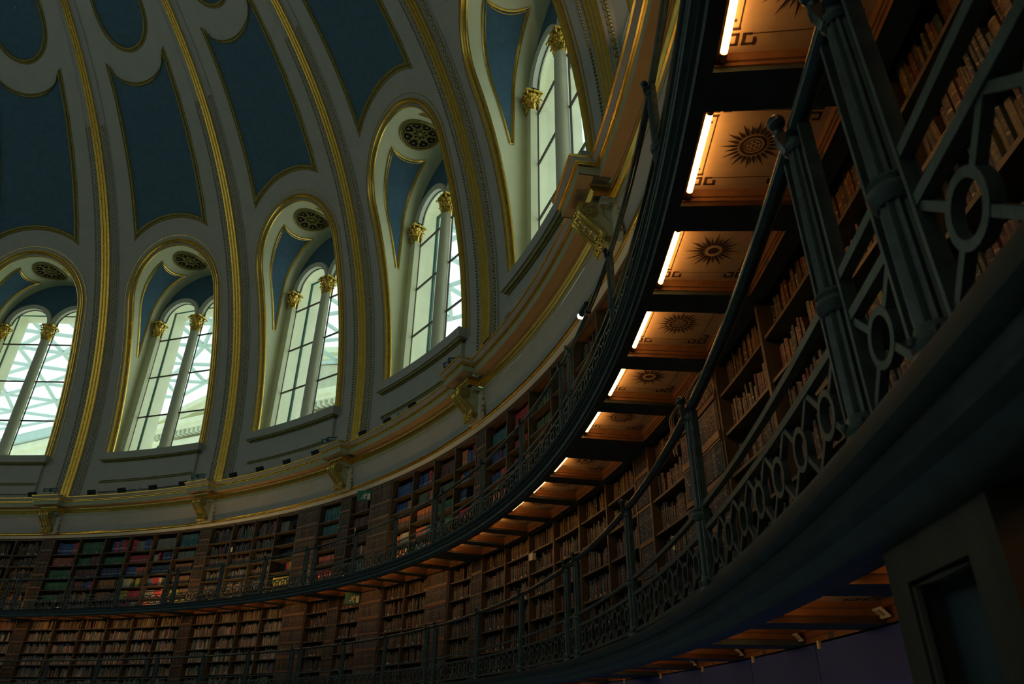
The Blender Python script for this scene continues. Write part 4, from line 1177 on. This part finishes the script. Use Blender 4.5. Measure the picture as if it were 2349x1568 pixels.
for th, r, z, w, h, lab in ((-30.6, 20.64, 6.05, .09, .15, 'cream paper slip standing on the upper gallery shelf below the second window'), (-46.5, 20.64, 5.86, .05, .16, 'cream paper slip between books beside the upper exit sign'), (-82.9, 20.62, 3.06, .06, .13, 'curled cream paper sticking out of a lower gallery shelf behind the railing')):
    o = P(th, r, z); b = MB(); dt = degrees(w/2/r); b.grid([[P(th+dt, r, z+.001), P(th, r-.01, z), P(th-dt, r, z+.001)], [P(th+dt*.9, r-.012, z+h), P(th, r-.02, z+h), P(th-dt*1.1, r-.008, z+h)]])
    tag(link('paper_slip', b.mesh('paper_slip', M['paper'], o), None, o), lab, 'paper')
o = P(-69.84, 20.56, 3.84); b = MB(); b.pbox(-69.6, -70.0, 20.54, 20.60, 3.84, 3.95); tag(link('sensor_box', b.mesh('sensor_box', M['white'], o), None, o), 'small cream sensor box fixed to an upright of the lower gallery bookcase', 'sensor')
# spotlight clamped to the upper railing
o = P(-84.2, 19.755, 5.42); t = thing('spotlight', 'lit spotlight clamped on the upper gallery handrail beside the near corbel', 'lamp', o)
b = MB(); b.tube([P(-84.1, 19.755, 5.54), P(-83.7, 19.755, 5.54), P(-83.48, 19.755, 5.54)], [.03, .042, .045], 12); link('housing', b.mesh('housing', M['black'], o), t)
b = MB(); b.tube([P(-84.1, 19.755, 5.54), P(-84.2, 19.755, 5.40)], .012, 6); b.box(P(-84.2, 19.755, 5.415), (.03, 0, 0), (0, .03, 0), (0, 0, .035)); link('clamp', b.mesh('clamp', M['black'], o), t)
b = MB(); b.sphere(P(-83.33, 19.745, 5.54), .034, 12, 8); link('bulb', b.mesh('bulb', M['bulb'], o), t)
ld = bpy.data.lights.new('added_rib_spot', 'SPOT'); ld.energy = 130; ld.color = (1, .72, .42); ld.spot_size = R(34); ld.spot_blend = .7; ld.shadow_soft_size = .03  # added spot to brighten the nearest rib, set beside an unlit floodlight
lo = link('added_rib_spot', ld, None, P(-86.7, 20.12, 8.52)); lo.rotation_euler = (P(-81.0, 20.0, 13.0)-P(-86.7, 20.12, 8.52)).to_track_quat('-Z', 'Y').to_euler()
# uplighters on the upper gallery floor
for i, (th, e) in enumerate(UPL := [(-7.5, 14), (-14.0, 4), (-22.8, 26), (-26.6, 22), (-31.2, 30), (-36.0, 26), (-42.0, 14), (-49.0, 7), (-54.0, 20), (-58.5, 16), (-64.5, 8), (-70.0, 12), (-76.0, 12), (-82.0, 16), (-88.0, 16), (-94.0, 16)]):
    o = P(th, 19.93, 4.50); t = thing('uplighter', 'small floor uplighter behind the upper gallery railing, %s from the left' % ORD[i], 'lamp', o, th, 'uplighters on the upper gallery floor')
    c = MB(); c.lathe([(.055, 0), (.06, .01), (.05, .07), (.045, .08)], (0, 0, 0), 12); link('housing', c.mesh('housing', M['black']), t)
    c = MB(); c.lathe([(.040, .081), (.040, .084)], (0, 0, 0), 12); link('lens', c.mesh('lens', M['lens']), t)
    ld = bpy.data.lights.new('uplighter_light', 'SPOT'); ld.energy = e; ld.color = (1, .60, .20); ld.spot_size = R(150); ld.spot_blend = .8; ld.shadow_soft_size = .04
    lo = link('uplighter_light', ld, None, P(th, 19.93, 4.60)); d = (P(th, 20.45, 5.25)-P(th, 19.93, 4.60)); lo.rotation_euler = d.to_track_quat('-Z', 'Y').to_euler()
# ------------------------------------------------------------------ ground floor under the lower gallery
J0 = -84.92; k = 0
for i in range(14):
    a0 = J0-2.9*3+2.9*i; th = a0+1.45
    if th < -95 or th > -58: continue
    o = P(th, 20.47, 0); b = MB(); b.pbox(a0+2.885, a0+.015, 20.47, 20.50, 0, 1.972, 2)
    t = link('hoarding_panel', b.mesh('hoarding_panel', M['purple'], o), None, o); k += 1
    tag(t, 'dark purple hoarding panel under the lower gallery, %s from the right-hand pier' % ORD[k-1], 'panel', 'purple hoarding panels')
    o = P(a0-.25, 20.46, 1.945); b = MB(); b.pbox(a0-.18, a0-.25, 20.455, 20.468, 1.945, 1.985)
    tag(link('paper_tag', b.mesh('paper_tag', M['paper'], o), None, o), 'tiny cream tag at the top edge of the purple hoarding, %s from the pier' % ORD[k-1], 'tag', 'tags on the hoarding')
o = P(-98.6, 19.80, 0); t = thing('pier', 'dark panelled oak pier holding up the lower gallery at the bottom right corner', 'pier', o)
def pp(nm, m, *boxes):
    b = MB()
    for q in boxes: b.pbox(*q)
    return link(nm, b.mesh(nm, M[m], o), t)
pp('stile', 'wood', (-97.83, -98.10, 19.80, 20.3, 0, 1.945)); pp('stile', 'wood', (-98.92, -99.25, 19.80, 20.3, 0, 1.945)); pp('top_rail', 'wood', (-98.10, -98.92, 19.80, 20.3, 1.86, 1.945)); pp('recessed_panel', 'woodblack', (-98.10, -98.92, 19.86, 19.90, 0, 1.86))
b = MB(); b.tube([P(-98.12, 19.815, 0), P(-98.12, 19.815, 1.85), P(-98.5, 19.815, 1.85), P(-98.90, 19.815, 1.85), P(-98.90, 19.815, 0)], .010, 6); link('moulding', b.mesh('moulding', M['wood'], o), t)
b = MB(); b.pbox(-99.6, -100.5, 19.95, 20.3, 0, 1.93); b.pbox(-100.5, -104, 20.2, 20.3, 0, 1.93)
o = P(-100, 19.95, 0); tag(link('oak_jamb', b.mesh('oak_jamb', M['wood'], o), None, o), 'plain oak jamb standing right of the dark panelled pier', 'jamb')
# ------------------------------------------------------------------ outside: court roof and facades
AL = R(-27); nn = Vector((cos(AL), sin(AL), 0)); ll = Vector((-sin(AL), cos(AL), 0)); C2 = Vector((CAM.x, CAM.y, 0))
def F(t, d, z): return C2+nn*d+ll*t+Vector((0, 0, z))
D0 = 32.5; TL, TA, TR = 45.7, 30.8, 15.9; ZC_, ZA = 20.5, 23.9
o = F(TA, D0, 0); root = thing('building', 'pale stone portico with a pediment seen through the second and third windows', 'building', o)
def bp(nm, b, m, par=None): return link(nm, b.mesh(nm, M[m], o), par or root)
def fbox(b, t0, t1, d0, d1, z0, z1): b.box(F((t0+t1)/2, (d0+d1)/2, (z0+z1)/2), ll*((t1-t0)/2), nn*((d1-d0)/2), (0, 0, (z1-z0)/2))
b = MB(); fbox(b, TR+.8, TL-.8, D0, D0+5, 0, 18.2); bp('wall', b, 'stone')
b = MB(); fbox(b, TR+.5, TL-.5, D0-.3, D0+5, 17.0, 17.25); fbox(b, TR+.55, TL-.55, D0-.22, D0+5, 17.4, 17.6); fbox(b, TR+.6, TL-.6, D0-.15, D0+5, 18.2, 19.3); bp('entablature', b, 'stone')
b = MB(); fbox(b, TR+.1, TL-.1, D0-.7, D0+5, 19.85, 20.15); fbox(b, TR, TL, D0-.9, D0+5, 20.15, ZC_); bp('cornice', b, 'stone')
b = MB(); n = 66
for i in range(n):
    t = TR+.5+(TL-TR-1)*i/(n-1); fbox(b, t-.11, t+.11, D0-.55, D0-.1, 19.50, 19.84)
bp('modillions', b, 'stonedk')
b = MB(); b.extr([F(TR+1.5, D0, ZC_), F(TL-1.5, D0, ZC_), F(TA, D0, ZA-1.0)], nn*4); bp('tympanum', b, 'stonedk')
b = MB()
for q in (TR, TL):
    for (lift, out, th_) in ((0, .9, .42), (-.42, .6, .35)):
        b.extr([F(q, D0-out, ZC_+lift+.42), F(TA, D0-out, ZA+lift), F(TA, D0-out, ZA+lift-th_), F(q, D0-out, ZC_+lift+.42-th_)], nn*(out+5))
bp('raking_cornice', b, 'stone')
o = F(60, D0, 0); root = thing('building', 'long pale stone courtyard facade seen through the leftmost window', 'building', o)
b = MB(); fbox(b, 47.5, 95, D0, D0+4, 0, 21.3); bp('wall', b, 'stone')
b = MB(); fbox(b, 47.3, 95, D0-.3, D0+4, 21.3, 21.85); fbox(b, 47.4, 95, D0-.12, D0+4, 19.2, 19.5); bp('parapet', b, 'stone')
b = MB(); fbox(b, 47.3, 95, D0-.6, D0+1, 21.95, 22.7); bp('gutter_beam', b, 'steel')
def roof_z(r): return 20+3.1*sin(pi/2*min(1, (r-22.8)/27))
def okp(p): return (p-C2).dot(nn) < D0+.2
o = P(-20, 40, 20); root = thing('glass_roof', 'white steel lattice glass roof over the courtyard seen through the windows', 'roof', o)
rs = [23.0+3.7*i for i in range(16)]; node = {}
DT = 3.9
for i, r in enumerate(rs):
    for j in range(38): node[i, j] = P(-90+DT*j, r, roof_z(r))
b = MB(); g_ = MB()
for (i, j), p0 in node.items():
    q1, q2, q3 = (i, j+1), (i+1, j), (i+1, j+1)
    for q in (q1, q2, q3):
        if q in node and okp(p0) and okp(node[q]): b.tube([p0, node[q]], .13, 6, caps=False)
    if q3 in node and okp(p0) and okp(node[q3]):
        for q in (q1, q2):
            if okp(node[q]): g_.poly([p0, node[q], node[q3]])
bp('steel_lattice', b, 'steel'); bp('roof_panes', g_, 'glass')
# ------------------------------------------------------------------ daylight
w = bpy.data.worlds.new('world'); scene.world = w; w.use_nodes = True; nt = w.node_tree; bg = nt.nodes['Background']
tc = nt.nodes.new('ShaderNodeTexCoord'); sx = nt.nodes.new('ShaderNodeSeparateXYZ'); cr = nt.nodes.new('ShaderNodeValToRGB')
nt.links.new(tc.outputs['Generated'], sx.inputs[0]); nt.links.new(sx.outputs['Z'], cr.inputs[0]); nt.links.new(cr.outputs[0], bg.inputs['Color'])
cr.color_ramp.elements[0].color = (.66, .78, .74, 1); cr.color_ramp.elements[1].color = (.86, 1.0, .96, 1); cr.color_ramp.elements[1].position = .45
bg.inputs['Strength'].default_value = 1.6
scene.view_settings.view_transform = 'Standard'; scene.view_settings.look = 'None'; scene.view_settings.exposure = 0; scene.view_settings.gamma = 1
cy = scene.cycles; cy.max_bounces = 10; cy.diffuse_bounces = 5; cy.glossy_bounces = 4; cy.transparent_max_bounces = 16; cy.use_denoising = True; cy.sample_clamp_indirect = 4; cy.caustics_reflective = False; cy.caustics_refractive = False
